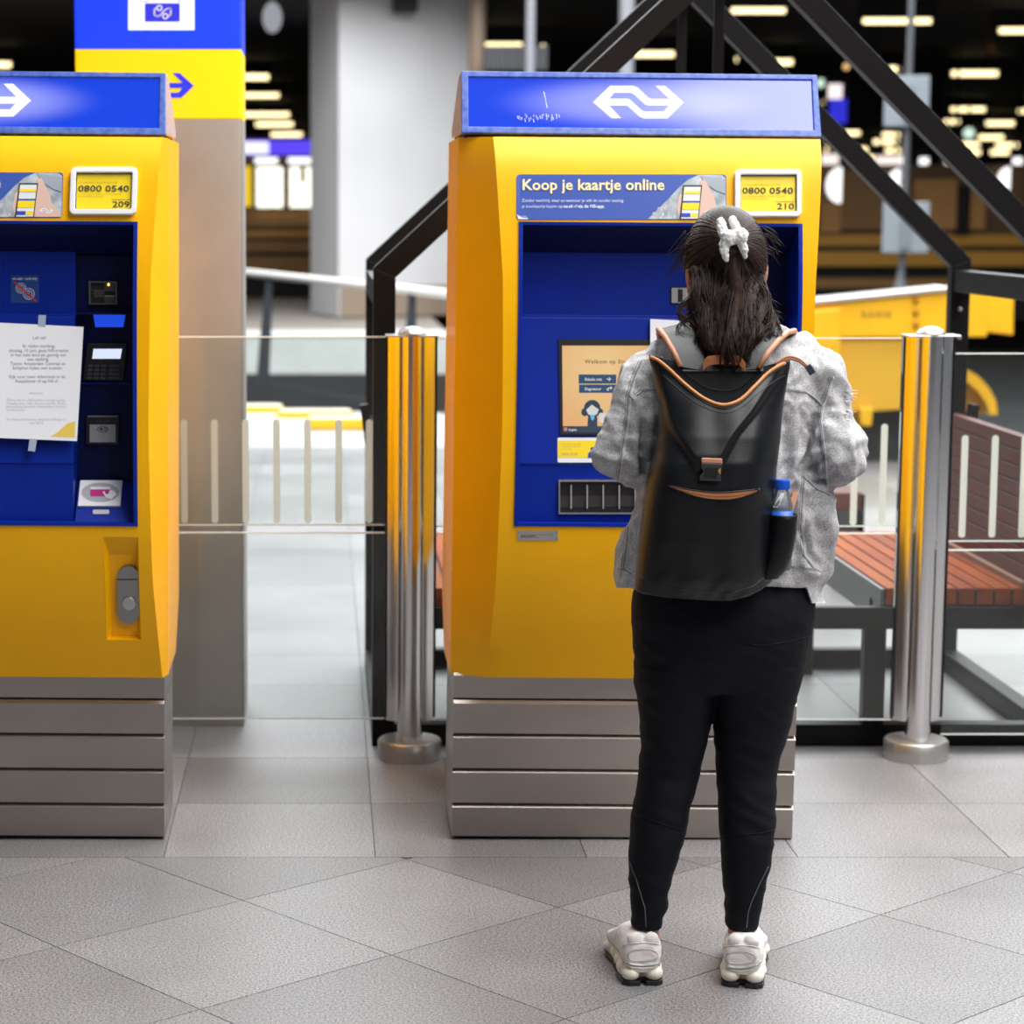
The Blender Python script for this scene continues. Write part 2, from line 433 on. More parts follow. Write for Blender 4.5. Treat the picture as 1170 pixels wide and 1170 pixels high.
PROF = smooth_nodes(PROF)
def prof(z): return interp(z, PROF)
WL = [(.43, -.360), (.7, -.347), (1.1, -.342), (1.45, -.346), (1.797, -.368)]
WR = [(.43, .438), (.7, .421), (1.1, .415), (1.45, .420), (1.797, .441)]
def Lp(px, py, fdy, cx):
    dy = -.1; p = None
    for _ in range(7):
        q = at(px, py, YM + dy); dx = q.x - cx
        x = dx * math.cos(TILT) - q.z * math.sin(TILT); z = dx * math.sin(TILT) + q.z * math.cos(TILT)
        nd = fdy(z); dy = nd
    return Vector((x, nd, z))
def msurf(fdy, cx):
    def fn(px, py, off):
        p = Lp(px, py, fdy, cx)
        sl = (fdy(p.z + .01) - fdy(p.z - .01)) / .02
        n = Vector((0, -1, sl)).normalized()
        return p + n * off
    return Surf(fn)
# recess levels
RX0, RX1 = -.3077, .387
def zr(py, dy): return Lp(592, py, lambda z: dy, CXR).z
ZB, ZT = zr(601, -.14), zr(253, -.12)
Z1, Z2, Z3 = zr(288, -.03), zr(362, -.03), zr(530, -.115)
RC = .2235                                                       # where the card column starts
def f_up(z): return -.028
def f_sl(z): return lerp(-.112, -.050, (z - Z3) / (Z2 - Z3))
def f_lo(z): return -.108
def f_col(z): return -.012
BACKL = None
def header_glass(name, hx, hw):
    m = bpy.data.materials.new(name); m.use_nodes = True; nt = m.node_tree; B = nt.nodes['Principled BSDF']
    B.inputs['Base Color'].default_value = (.002, .02, .30, 1); B.inputs['Roughness'].default_value = .13; B.inputs['Specular IOR Level'].default_value = 1.0
    tc = nt.nodes.new('ShaderNodeTexCoord'); mp = nt.nodes.new('ShaderNodeMapping')
    mp.inputs['Location'].default_value = (-hx / hw, 0, -1.885 / .07); mp.inputs['Scale'].default_value = (1 / hw, 0, 1 / .07)
    nt.links.new(tc.outputs['Object'], mp.inputs[0])
    ln = nt.nodes.new('ShaderNodeVectorMath'); ln.operation = 'LENGTH'; nt.links.new(mp.outputs[0], ln.inputs[0])
    r = nt.nodes.new('ShaderNodeMapRange'); r.interpolation_type = 'SMOOTHERSTEP'
    r.inputs['From Min'].default_value = .25; r.inputs['From Max'].default_value = 1.1; r.inputs['To Min'].default_value = 1; r.inputs['To Max'].default_value = 0
    nt.links.new(ln.outputs['Value'], r.inputs['Value'])
    mx = nt.nodes.new('ShaderNodeMix'); mx.data_type = 'RGBA'; mx.inputs['A'].default_value = (.0005, .045, .62, 1); mx.inputs['B'].default_value = (.42, .45, .92, 1)
    nt.links.new(r.outputs[0], mx.inputs['Factor']); nt.links.new(mx.outputs['Result'], B.inputs['Emission Color'])
    B.inputs['Emission Strength'].default_value = .6
    return m
def screen_mat():
    m = bpy.data.materials.new('screen_orange'); m.use_nodes = True; nt = m.node_tree; B = nt.nodes['Principled BSDF']
    B.inputs['Base Color'].default_value = (.05, .05, .05, 1); B.inputs['Roughness'].default_value = .2
    tc = nt.nodes.new('ShaderNodeTexCoord'); mp = nt.nodes.new('ShaderNodeMapping'); mp.inputs['Location'].default_value = (.10, 0, -1.23); mp.inputs['Scale'].default_value = (1, 0, 1)
    nt.links.new(tc.outputs['Object'], mp.inputs[0])
    ln = nt.nodes.new('ShaderNodeVectorMath'); ln.operation = 'LENGTH'; nt.links.new(mp.outputs[0], ln.inputs[0])
    r = nt.nodes.new('ShaderNodeMapRange'); r.inputs['From Min'].default_value = .03; r.inputs['From Max'].default_value = .26
    nt.links.new(ln.outputs['Value'], r.inputs['Value'])
    mx = nt.nodes.new('ShaderNodeMix'); mx.data_type = 'RGBA'; mx.inputs['A'].default_value = (1, .66, .28, 1); mx.inputs['B'].default_value = (.90, .34, .085, 1)
    nt.links.new(r.outputs[0], mx.inputs['Factor']); nt.links.new(mx.outputs['Result'], B.inputs['Emission Color'])
    B.inputs['Emission Strength'].default_value = .62
    return m
SCR = screen_mat()
def ui(name, c, s=.62): return mat('screen_' + name, (.02, .02, .02), .2, emit=c, estr=s)
UI_W, UI_B, UI_D, UI_F, UI_C, UI_T = ui('white', (.9, .9, .9)), ui('button', (.02, .085, .19)), ui('dark', (.02, .05, .10)), ui('face', (.85, .82, .78)), ui('scarf', (.15, .6, .85)), ui('text', (.16, .10, .07))

def make_machine(num, cx, label):
    T = empty('ticket_machine', (cx, YM, 0 if cx == CXR else .005), label, 'ticket machine', 'ticket machines of the row', ry=TILT)
    R_ = cx == CXR
    sR = lambda f: msurf(f, CXR)          # addressed by the nearer-to-centre machine's pixels
    sL = lambda f: msurf(f, CXL)
    # plinth of five steel panels
    m = MB(); m.box((-.43, .03, 0), (.43, .30, .44)); m.build('plinth_core', DARKG, T)
    zs = [(0.006, .0915), (.0945, .1835), (.1865, .2755), (.2785, .3655), (.3685, .436)]
    for i, (a, b) in enumerate(zs):
        m = MB(); f = .012 if i == 4 else 0
        m.prism([(f + .003, a), (f, a + .002), (f, b - .0075), (f + .009, b), (.325, b), (.325, a)], 'x', -.4415, .4415)
        m.build('plinth_panel', STEEL, T)
    # yellow body: bowed front plate with the recess and the lock pocket left open
    rows = sorted(set([z for z, _ in PROF] + [ZB, ZT, .66]))
    kL = sL(prof)
    k0, k1 = kL.p(122, 733), kL.p(168, 616)
    kx0, kx1, kz0, kz1 = k0.x, min(k1.x, .40), k0.z, k1.z
    rows = sorted(set(rows + [kz0, kz1])); rows = [z for i, z in enumerate(rows) if i == 0 or z - rows[i - 1] > .004]
    m = MB()
    def cols(z): return [interp(z, WL), RX0, lerp(RX0, kx0, .5), kx0, RX1, interp(z, WR)]
    def cell(i, z):
        if ZB - .001 < z < ZT + .001 and 1 <= i <= 3: return False
        if kz0 - .001 < z < kz1 + .001 and i == 3: return False
        return True
    for a, b in zip(rows, rows[1:]):
        ca, cb = cols(a), cols(b); zm = (a + b) / 2
        for i in range(5):
            if cell(i, zm): m.add([(ca[i], prof(a), a), (ca[i + 1], prof(a), a), (cb[i + 1], prof(b), b), (cb[i], prof(b), b)], [(0, 1, 2, 3)])
        for s in (-1, 1):                                        # facets and sides
            pa, pb = (ca[0], cb[0]) if s < 0 else (ca[5], cb[5]); o = .450 * s
            m.add([(pa, prof(a), a), (pb, prof(b), b), (o, .030, b), (o, .030, a)], [(0, 1, 2, 3)])
            ba, bb = [.47 if z > .56 else lerp(.33, .47, (z - .43) / .13) for z in (a, b)]
            m.add([(o, .034, a), (o, .034, b), (o, bb, b), (o, ba, a)], [(0, 1, 2, 3)])
            m.add([(o, .030, a), (o, .030, b), (o * .992, .032, b), (o * .992, .032, a), (o, .034, a), (o, .034, b)], [(0, 1, 2, 3), (2, 3, 4, 5)])
        m.add([(-.45, ba, a), (.45, ba, a), (.45, bb, b), (-.45, bb, b)], [(0, 1, 2, 3)])
    for z in (rows[0], rows[-1]):
        c = cols(z); m.add([(c[0], prof(z), z), (c[5], prof(z), z), (.45, .03, z), (.45, .33 if z < 1 else .47, z), (-.45, .33 if z < 1 else .47, z), (-.45, .03, z)], [(0, 1, 2, 3, 4, 5)])
    body = m.build('body', YEL, T, smooth=True, merge=.0002)
    m = MB(); m.box((-.42, .462, .56), (.30, .80, 1.78)); m.build('added_rear_block', YEL, T, bevel=.01)  # unseen block added so the gate posts mirror yellow
    # lock pocket
    m = MB(); d = .035
    F = [(kx0, prof(kz0), kz0), (RX1, prof(kz0), kz0), (RX1, prof(kz1), kz1), (kx0, prof(kz1), kz1)]
    Bk = [(kx0 + .012, prof(kz0) + d * .5, kz0 + .006), (RX1 - .010, prof(kz0) + d * .5, kz0 + .006), (RX1 - .010, prof(kz1) + d, kz1 - .05), (kx0 + .012, prof(kz1) + d, kz1 - .05)]
    m.add(F + Bk, [(4, 5, 6, 7), (0, 1, 5, 4), (1, 2, 6, 5), (2, 3, 7, 6), (3, 0, 4, 7)])
    pk = m.build('lock_pocket', YEL, T)
    fk = lambda z: lerp(Bk[0][1], Bk[2][1], (z - Bk[0][2]) / (Bk[2][2] - Bk[0][2]))
    S = sL(fk)
    m = MB(); pts = [(147 + 12.5 * math.cos(t), (659.5 if math.sin(t) < 0 else 700.5) + 12.5 * math.sin(t)) for t in [2 * math.pi * k / 32 for k in range(32)]]
    S.poly(m, pts, 0, .012); lk = m.build('key_lock', mat('lock_steel', (.30, .29, .29), .35, .9), T, bevel=.002)
    m = MB(); c = S.p(148, 689, .012); m.prism([(c.x + .017 * math.cos(t), c.z + .017 * math.sin(t)) for t in [2 * math.pi * k / 20 for k in range(20)]], 'y', c.y, c.y - .010)
    m.build('lock_cylinder', ALUD, lk, bevel=.002)
    m = MB(); S.rect(m, 134, 661.5, 160, 662.6, .012, .0006); m.build('cover_joint', DARKG, lk)
    # the recess
    m = MB(); t = .010
    for x0, x1 in ((RX0, RX0 + t), (RX1 - t, RX1)):
        zz = [z for z in rows if ZB <= z <= ZT]; zz = [ZB] + [z for z in zz if ZB < z < ZT] + [ZT]
        for a, b in zip(zz, zz[1:]):
            m.add([(x0, prof(a) - .004, a), (x1, prof(a) - .004, a), (x1, .02, a), (x0, .02, a), (x0, prof(b) - .004, b), (x1, prof(b) - .004, b), (x1, .02, b), (x0, .02, b)],
                  [(0, 1, 5, 4), (1, 2, 6, 5), (3, 0, 4, 7), (0, 3, 2, 1), (4, 5, 6, 7)])
    for z0, z1, zz in ((ZT - .008, ZT, ZT), (ZB, ZB + .008, ZB)): m.box((RX0, prof(zz) - .004, z0), (RX1, .02, z1))
    rf = m.build('recess_frame', BLUE, T)
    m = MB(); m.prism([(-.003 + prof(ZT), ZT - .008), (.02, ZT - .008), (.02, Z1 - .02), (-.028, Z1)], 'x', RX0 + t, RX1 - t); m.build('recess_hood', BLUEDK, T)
    m = MB()                                                       # main column: upright, step, sloped console, lower front
    m.prism([(-.028, Z1), (-.028, Z2 + .004), (-.050, Z2), (-.112, Z3), (-.108, Z3 - .004), (-.108, ZB + .008), (.02, ZB + .008), (.02, Z1)], 'x', RX0 + t, RC)
    con = m.build('console', BLUE, T, bevel=.0015)
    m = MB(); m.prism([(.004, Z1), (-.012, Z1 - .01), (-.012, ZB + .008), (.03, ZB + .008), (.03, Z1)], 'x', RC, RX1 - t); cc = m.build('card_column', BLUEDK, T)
    # touch screen
    S = sR(f_sl); X0, Y0, X1, Y1 = 638, 388, 748, 497
    m = MB(); S.ring(m, [(X0, Y0), (X1, Y0), (X1 + 2, Y1), (X0 + 2, Y1)], [(X0 + 4, Y0 + 7), (X1 - 4, Y0 + 7), (X1 - 2, Y1 - 2.5), (X0 + 5, Y1 - 2.5)], .0005, .004)
    sc_ = m.build('touch_screen', BLACKP, T)
    m = MB(); S.poly(m, [(X0 + 4, Y0 + 7), (X1 - 4, Y0 + 7), (X1 - 2, Y1 - 2.5), (X0 + 5, Y1 - 2.5)], .0004, .0015); m.build('display', SCR, sc_)
    m = MB(); S.rect(m, 642, 487, 745, 494.5, .0022, .0004); m.build('menu_bar', UI_D, sc_)
    m = MB(); S.rect(m, 661, 428, 704, 438.5, .0022, .0004); S.rect(m, 661.5, 439.5, 704.5, 449, .0022, .0004); m.build('buttons', UI_B, sc_)
    m = MB()
    S.text(m, 'Welkom op Sta  Den Haag', 668, 415.5, 6.6, off=.003, bold=.012, spacing=1.12)
    S.text(m, 'Hi!', 690, 476, 3, off=.003); m.build('welcome_text', UI_T, sc_)
    m = MB()
    S.text(m, 'Enkele reis', 668, 435, 4.4, off=.003, bold=.02); S.text(m, 'Dagretour', 668, 446, 4.4, off=.003, bold=.02); S.text(m, 'English', 649.5, 492.3, 3.4, off=.003, bold=.02)
    S.stroke(m, [(693, 433.3), (697.5, 433.3)], .8, .0026, .0003); S.stroke(m, [(695.5, 431.5), (697.5, 433.3), (695.5, 435.1)], .8, .0026, .0003)
    S.stroke(m, [(693, 445), (695, 443.4), (695, 446.5), (693, 445)], .7, .0026, .0003); S.stroke(m, [(695.5, 443.3), (699, 443.3)], .8, .0026, .0003); S.stroke(m, [(697.4, 441.8), (699, 443.3), (697.4, 444.8)], .8, .0026, .0003)
    m.build('button_text', UI_W, sc_)
    m = MB(); S.ell(m, 676.5, 467, 9.5, 10, .0022, .0004); S.ell(m, 668, 471, 4, 4.5, .0026, .0003); S.ell(m, 685, 471, 4, 4.5, .0026, .0003); S.poly(m, [(672, 474), (682, 474), (682.5, 487), (671, 487)], .0026, .0003)
    m.build('cartoon_hair', UI_D, sc_)
    m = MB(); S.poly(m, [(669.5, 468.5), (676, 462.5), (684, 468), (682, 473), (677, 476.5), (672, 473.5)], .0034, .0003); S.rect(m, 684, 472, 733, 483, .0034, .0003, r=2); m.build('cartoon_face', UI_F, sc_)
    m = MB(); S.poly(m, [(674, 474), (679.5, 474), (678.5, 479), (676.8, 481), (675, 479)], .0042, .0003); m.build('cartoon_scarf', UI_C, sc_)
    m = MB(); S.rect(m, 644, 488.5, 648, 492.5, .0028, .0003); m.build('flag_mark', ui('flag', (.7, .25, .25)), sc_)
    # help label under the screen
    m = MB(); S.rect(m, 637, 500, 742, 528.5, .0003, .0008, r=1.5); hl = m.build('help_label', WHITE, T)
    m = MB(); S.rect(m, 637.5, 503.5, 741.5, 523, .0012, .0004); m.build('label_band', PLATEY, hl)
    m = MB(); S.ell(m, 676.5, 513, 2, 2.1, .0018, .0004); S.poly(m, [(671.5, 523), (672, 518), (674, 516), (679, 516), (681.5, 518), (682, 523)], .0018, .0004); m.build('person_mark', INKB, hl)
    m = MB(); S.poly(m, [(683, 516), (690, 520), (688, 528), (680, 524)], .0022, .0004); m.build('card_mark', WHITE, hl)
    m = MB(); S.text(m, '0800 0540', 641, 520.5, 4.5, off=.0018, bold=.012)
    for k, y in enumerate((507, 509.6, 512.8)): S.text(m, ('Hulp nodig bij kopen? Bel', 'of vraag een medewerker', 'op het station:')[k], 641, y + 1, 2.2, off=.0018)
    m.build('label_text', mat('muted_print', (.45, .36, .28), .6), hl)
    # change tray
    S = sR(f_lo)
    m = MB(); S.rect(m, 638.5, 548.5, 741, 587, .0003, .0006); tr = m.build('change_tray', BLACKP, T)
    m = MB()
    S.ring(m, [(638, 548), (742, 548), (742, 587), (638, 587)], [(639.6, 550), (740.5, 550), (740.5, 585.6), (639.6, 585.6)], .0008, .008); m.build('tray_frame', ALUD, tr)
    for k in range(5):
        m = MB(); x = 651.5 + 18.3 * k; S.rect(m, x, 554, x + 1.6, 581, .001, .006); m.build('tray_rib', SCRN, tr)
    m = MB(); S.rect(m, 640, 566, 740, 567, .001, .001); S.poly(m, [(640, 567), (740, 567), (740, 578), (640, 580)], .001, .0006); m.build('tray_flap', mat('smoked_plastic', (.05, .045, .045), .2), tr)
    # coin slot
    if R_:
        S = sR(f_up)
        m = MB(); S.rect(m, 765.5, 327.5, 787, 347, .0005, .002); cs = m.build('coin_slot', BLACKP, T)
        m = MB(); S.rect(m, 767, 329, 786, 346, .0025, .004, r=1); m.build('slot_plate', ALUD, cs, bevel=.0008)
        m = MB(); S.rect(m, 774, 330.5, 779.5, 345, .0066, .0008); m.build('slot_opening', DARKG, cs)
    # sticker for no cash
    if not R_:
        S = sL(f_up)
        m = MB(); S.rect(m, 12.5, 317, 44.5, 348.5, .0003, .0006); st = m.build('card_only_sticker', mat('notice_blue', (.02, .06, .25), .3), T)
        m = MB(); S.text(m, 'no cash - card only', 28.5, 321.8, 3.7, 'CENTER', .0012, .012, width=28)
        for cxx, cyy, r in ((24, 331.5, 5.6), (33, 338, 6.2)):
            for rr in (r, r * .62):
                pts = [(cxx + rr * math.cos(q), cyy + rr * math.sin(q)) for q in [2 * math.pi * k / 20 for k in range(21)]]; S.stroke(m, pts, .8, .001, .0004)
        S.text(m, '€', 22, 333.5, 6, off=.0014); S.text(m, '€', 31, 340, 6, off=.0014)
        m.build('coin_print', mat('coin_white', (.7, .75, .85), .5), st)
        m = MB(); S.stroke(m, [(16, 324.5), (41, 346)], 1.8, .0016, .0004); m.build('red_stroke', RED, st)
    # card column: slot, pin pad under a lit hood, contactless reader, card plate
    S = sL(f_col)
    m = MB(); S.ring(m, [(101.5, 323.3), (134, 323.8), (134.3, 350), (102, 350)], [(104, 325.2), (132, 325.5), (132, 348.6), (104, 348.6)], .0005, .008); rd = m.build('bank_card_slot', mat('slot_metal', (.16, .15, .15), .35, .6), T)
    m = MB(); S.rect(m, 104, 325, 132, 349, .0008, .0006); m.build('slot_face', DARKG, rd)
    m = MB(); S.rect(m, 119.6, 325, 131.5, 335, .001, .004); S.rect(m, 119.6, 340.5, 131, 349, .001, .005); S.rect(m, 104, 333.8, 108, 335, .002, .004); S.rect(m, 104, 337, 108, 338.2, .002, .004); S.poly(m, [(108, 333), (119, 333), (119, 342), (108, 342)], .001, .002); m.build('slot_guides', mat('slot_guide', (.07, .065, .06), .4), rd)
    m = MB(); S.rect(m, 119.8, 340, 131, 341, .006, .001); m.build('guide_edge', ALUD, rd)
    m = MB(); S.ell(m, 124.3, 327.3, 1.4, 1.9, .005, .002); m.build('indicator_lamp', glow('amber_lamp', (1, .5, .1), 1.6), rd)
    zA, zB2 = S.p(110, 358).z, S.p(110, 440).z
    m = MB(); m.prism([(-.012, zA), (-.060, zA - .002), (-.060, zA - .006), (-.014, zA - .008)], 'x', RC + .01, RX1 - t); hood = m.build('pin_pad_hood', BLUEDK, T)
    m = MB(); S.rect(m, 107, 359.5, 143.5, 361, .010, .002); m.build('hood_lamp', glow('blue_lamp', (.10, .28, 1), 9), hood)
    m = MB(); S.poly(m, [(106.5, 360), (143.5, 360), (141, 376), (109, 376)], .0008, .0008); m.build('lit_strip', mat('lit_blue', (.01, .04, .3), .4, emit=(.012, .07, .75), estr=.75), hood)
    m = MB(); S.poly(m, [(100, 394), (146, 394), (142, 436), (95, 436)], .0008, .012); pp = m.build('pin_pad', BLACKP, T, bevel=.002)
    m = MB(); S.poly(m, [(107.5, 400.5), (140, 400.5), (138, 411.7), (106, 411.7)], .0135, .0008); m.build('pad_display', glow('pad_display', (.62, .70, 1), .95), pp)
    for r in range(4):
        for c in range(4):
            x = 101.5 + c * 7.6 - r * .5 + (2 if c == 3 else 0); y = 418.2 + r * 4.6; m = MB(); w = 5.2 if c < 3 else 11
            S.rect(m, x, y, x + w, y + 3.2, .0125, .004); m.build('key', mat('pad_key', (.05, .05, .055), .4), pp)
    m = MB(); S.rect(m, 92, 439.4, 149, 441, .0005, .006); m.build('column_ledge', BLUE, T)
    m = MB(); S.rect(m, 98.5, 476.5, 136.5, 509.5, .0005, .010); nf = m.build('contactless_reader', BLACKP, T, bevel=.002)
    m = MB(); S.rect(m, 103, 487, 132.5, 507, .0107, .0006); m.build('reader_face', SCRN, nf)
    m = MB(); S.rect(m, 101, 476.8, 135, 478.3, .0107, .0006); m.build('reader_edge', mat('reader_edge', (.2, .2, .21), .4), nf)
    m = MB(); el = lambda a, b: [(118 + a * math.cos(q), 492.3 + b * math.sin(q)) for q in [2 * math.pi * k / 24 for k in range(25)]]
    S.stroke(m, el(6, 3.2), .7, .0116, .0003); S.poly(m, [(113.8, 492), (117.5, 489.8), (117.5, 494.4)], .0116, .0003)
    for k in range(3): S.stroke(m, [(119 + k * 1.5, 490.6 - k * .4), (119.7 + k * 1.5, 492.3), (119 + k * 1.5, 494 + k * .4)], .6, .0116, .0003)
    m.build('contactless_mark', BLACKP, nf)
    m = MB()
    for k in range(4): S.rect(m, 111 + 4.2 * k, 482.8, 112.6 + 4.2 * k, 483.6, .0107, .0004)
    m.build('reader_lights', mat('dull_light', (.12, .12, .13), .4), nf)
    fb = lambda z: lerp(-.125, -.030, (z - S3z0) / (S3z1 - S3z0))
    S3z0, S3z1 = zr(597, -.12), zr(551, -.03)
    m = MB(); m.prism([(-.125, S3z0), (-.030, S3z1), (.02, S3z1), (.02, S3z0)], 'x', RC + .004, RX1 - t); cb = m.build('card_bay', BLUE, T, bevel=.002)
    S = sL(fb)
    m = MB(); S.poly(m, [(92, 552.7), (140.5, 552.7), (137.5, 582), (89, 582)], .0008, .006); cd = m.build('travel_card_plate', WHITE, cb, bevel=.001)
    m = MB(); S.ell(m, 114.8, 567, 21.5, 11, .0072, .0005); m.build('plate_oval', mat('oval_grey', (.42, .42, .45), .5), cd)
    m = MB(); S.rect(m, 103.5, 561, 126.5, 571.5, .0080, .0005); m.build('card_print', MAG, cd)
    m = MB(); S.rect(m, 103.5, 561, 126.5, 564, .0088, .0005); S.poly(m, [(117.5, 567), (119.5, 566), (121, 569.5), (124, 569.6), (126, 564.6), (131, 566), (133.5, 570), (127, 575.5), (121, 573)], .0092, .0005); m.build('hand_print', WHITE, cd)
    m = MB(); S.rect(m, 106, 585, 125, 590, .0010, .001, r=2); m.build('small_badge', ALUD, cb)
    # printed strip, number plate, maker's plate
    S = sR(prof)
    m = MB(); S.rect(m, 590, 199.5, 830, 251, .0006, .0012, r=4); bn = m.build('advert_strip', STICKB, T)
    m = MB(); S.text(m, 'Koop je kaartje online', 596, 217.2, 17.5, off=.0026, bold=.018, width=162); m.build('headline', PALEY, bn)
    m = MB(); S.text(m, 'Zonder wachtrij, waar en wanneer je wilt én zonder toeslag', 596, 231, 5.2, off=.0026, width=116)
    S.text(m, 'je treinkaartje kopen op', 596, 237.6, 5.2, off=.0026, width=46.5); S.text(m, 'ns.nl', 643.6, 237.6, 5.2, off=.0026, bold=.03, width=10); S.text(m, 'of', 655, 237.6, 5.2, off=.0026); S.text(m, 'via de NS-app.', 660, 237.6, 5.2, off=.0026, bold=.03, width=31)
    m.build('small_print', mat('soft_white_print', (.72, .76, .9), .5), bn)
    cur = [(740, 250.5), (752, 239), (764, 227), (776, 214), (786, 205.5), (798, 200.2)]
    m = MB(); S.poly(m, cur + [(824, 200.2), (829, 204), (829.4, 250.5)], .002, .0005); ph = m.build('photo_print', PHOTOG, bn)
    m = MB(); S.poly(m, [(800, 201), (829, 205), (829, 222), (818, 218), (806, 210)], .0028, .0004); m.build('photo_sky', mat('photo_grey_dark', (.33, .37, .43), .4), ph)
    m = MB(); S.poly(m, [(800, 207), (805, 206), (810, 214), (816, 226), (818, 236), (827, 243), (829, 250.4), (799, 250.4)], .0030, .0004); S.poly(m, [(776, 223), (780, 221), (782, 232), (780, 244), (776, 248), (773, 240)], .0030, .0004); m.build('photo_hand', SKINP, ph)
    m = MB(); S.poly(m, [(780, 212), (802, 212), (798, 250.4), (776, 250.4)], .0036, .0005); m.build('photo_phone', INKK, ph)
    m = MB(); S.poly(m, [(781.5, 214), (800.5, 214), (797, 250.2), (778, 250.2)], .0042, .0004); m.build('phone_page', mat('page_white', (.75, .77, .8), .5), ph)
    m = MB(); S.poly(m, [(780.8, 219), (800, 219), (799.8, 222), (780.6, 222)], .0047, .0003); m.build('phone_yellow_bar', PLATEY, ph)
    m = MB(); S.poly(m, [(779.6, 232.5), (798.8, 232.5), (798, 240), (778.9, 240)], .0047, .0003); m.build('phone_yellow_card', PLATEY, ph)
    m = MB(); S.rect(m, 789.5, 244, 797, 248.5, .0047, .0003); m.build('phone_yellow_button', PLATEY, ph)
    m = MB(); S.poly(m, [(780, 230), (799.2, 230), (799, 231.7), (779.8, 231.7)], .0047, .0003); S.rect(m, 778.3, 244, 788.5, 248.5, .0047, .0003); m.build('phone_blue', INKB, ph)
    m = MB(); random.seed(3)
    for k in range(16):
        x = 745 + random.random() * 28; y = 250 - random.random() * (x - 738) * .8; S.rect(m, x, y - 2.2, x + 1.4 + 2 * random.random(), min(250.3, y + 2), .0026, .0003)
    m.build('photo_crowd', mat('photo_mixed', (.30, .24, .24), .5, noise_amt=.7, noise_scale=80, col2=(.65, .7, .75)), ph)
    m = MB(); logo(S, m, 812, 243.5, 16, .0036, .0003); m.build('photo_logo', WHITE, ph)
    m = MB(); S.poly(m, [(590.6, 245), (596, 248.7), (603, 249.4), (603, 250.6), (592, 250.6)], .0022, .0004); S.text(m, 'ns.nl/app', 594, 248, 2.2, off=.0026); m.build('torn_corner', WHITE, bn)
    m = MB(); o_ = []; i_ = []
    def rr(x0, y0, x1, y1, r):
        return [(cx_ + r * math.cos(math.radians(a + k * 22.5)), cy_ + r * math.sin(math.radians(a + k * 22.5))) for cx_, cy_, a in ((x1 - r, y0 + r, -90), (x1 - r, y1 - r, 0), (x0 + r, y1 - r, 90), (x0 + r, y0 + r, 180)) for k in range(5)]
    S.ring(m, rr(838.7, 195, 914.8, 248.5, 6), rr(845, 201, 909.2, 242.6, 1.5), .0005, .014); pl = m.build('number_plate', WHITE, T, bevel=.002)
    m = MB(); S.rect(m, 844.5, 200.6, 909.6, 243, .0006, .004); m.build('plate_face', PLATEY, pl)
    m = MB(); S.ring(m, rr(844.8, 200.8, 909.4, 242.8, 1.3), rr(846, 202, 908.4, 241.8, 1), .0046, .002); m.build('plate_shadow_line', INKK, pl)
    m = MB(); S.text(m, '0800 0540', 847.5, 221.6, 9.8, off=.0052, bold=.012, width=58); m.build('plate_phone_number', INKK, pl)
    m = MB(); S.text(m, num, 887, 239.6, 9.8, off=.0052, bold=.012, width=19.5); m.build('plate_machine_number', INKK, pl)
    m = MB(); S.text(m, 'Automaat defect? Bel gratis met de NS', 848, 212, 2.7, off=.0052, width=44); S.text(m, 'Vermeld altijd het nummer van deze automaat', 847.5, 225, 2.6, off=.0052, width=50); S.text(m, 'Service available 24 hours', 847.5, 228, 2.6, off=.0052, width=30)
    S.rect(m, 886, 230.4, 907, 230.9, .0048, .0004); m.build('plate_small_print', mat('plate_print', (.50, .36, .03), .6), pl)
    m = MB(); S.rect(m, 591, 606.3, 637.5, 617.3, .0005, .0015); mk = m.build('maker_plate', ALUD, T)
    m = MB(); S.text(m, 'ascom', 594.5, 614, 7, off=.0024, bold=.015, width=17.5); S.text(m, 'Autelca AG CH-3073', 613, 611.4, 2.2, off=.0024); S.text(m, 'Typ B', 613, 614.4, 2.2, off=.0024); m.build('maker_text', mat('maker_print', (.14, .03, .08), .6), mk)
    m = MB()
    for px, py in ((592.6, 608), (592.6, 615.5), (636, 608), (636, 615.5)): S.ell(m, px, py, .7, .7, .0022, .0008, 10)
    m.build('plate_screw', STEEL, mk)
    # lit header
    m = MB(); side = [(.0, 1.807), (.055, 1.958), (.15, 1.955), (.44, 1.83), (.44, 1.807)]
    m.prism(side, 'x', -.4445, .4445); hd = m.build('header_box', HEADSIDE, T, bevel=.003)
    m = MB(); m.box((-.436, .012, 1.795), (.436, .42, 1.808)); m.build('header_gap', DARKG, T)
    f_h = lambda z: lerp(-.003, .052, (z - 1.807) / .151)
    S = Surf(lambda px, py, off: (lambda q: q + Vector((0, -1, .36)).normalized() * off)(Lp(px, py, f_h, CXR)))
    m = MB(); S.ring(m, [(526.5, 83), (932.5, 87.5), (937.5, 158.4), (527, 153.5)], [(534.5, 89.5), (926.5, 93), (929, 150.5), (535, 146.5)], .0, .012); m.build('header_frame', HEADBL, hd, bevel=.002)
    hx = 0.0 if R_ else -.02
    pn = MB(); S.poly(pn, [(533, 88), (928, 92), (930.5, 151.5), (533.5, 147.5)], .0, .006); pnl = pn.build('lit_panel', header_glass('header_glass_' + num, -.015 if R_ else -.012, .36 if R_ else .30), hd)
    m = MB(); logo(S, m, 729, 118, 104, .0065, .0008); m.build('logo', glow('logo_white', (1, 1, 1), .95), pnl)
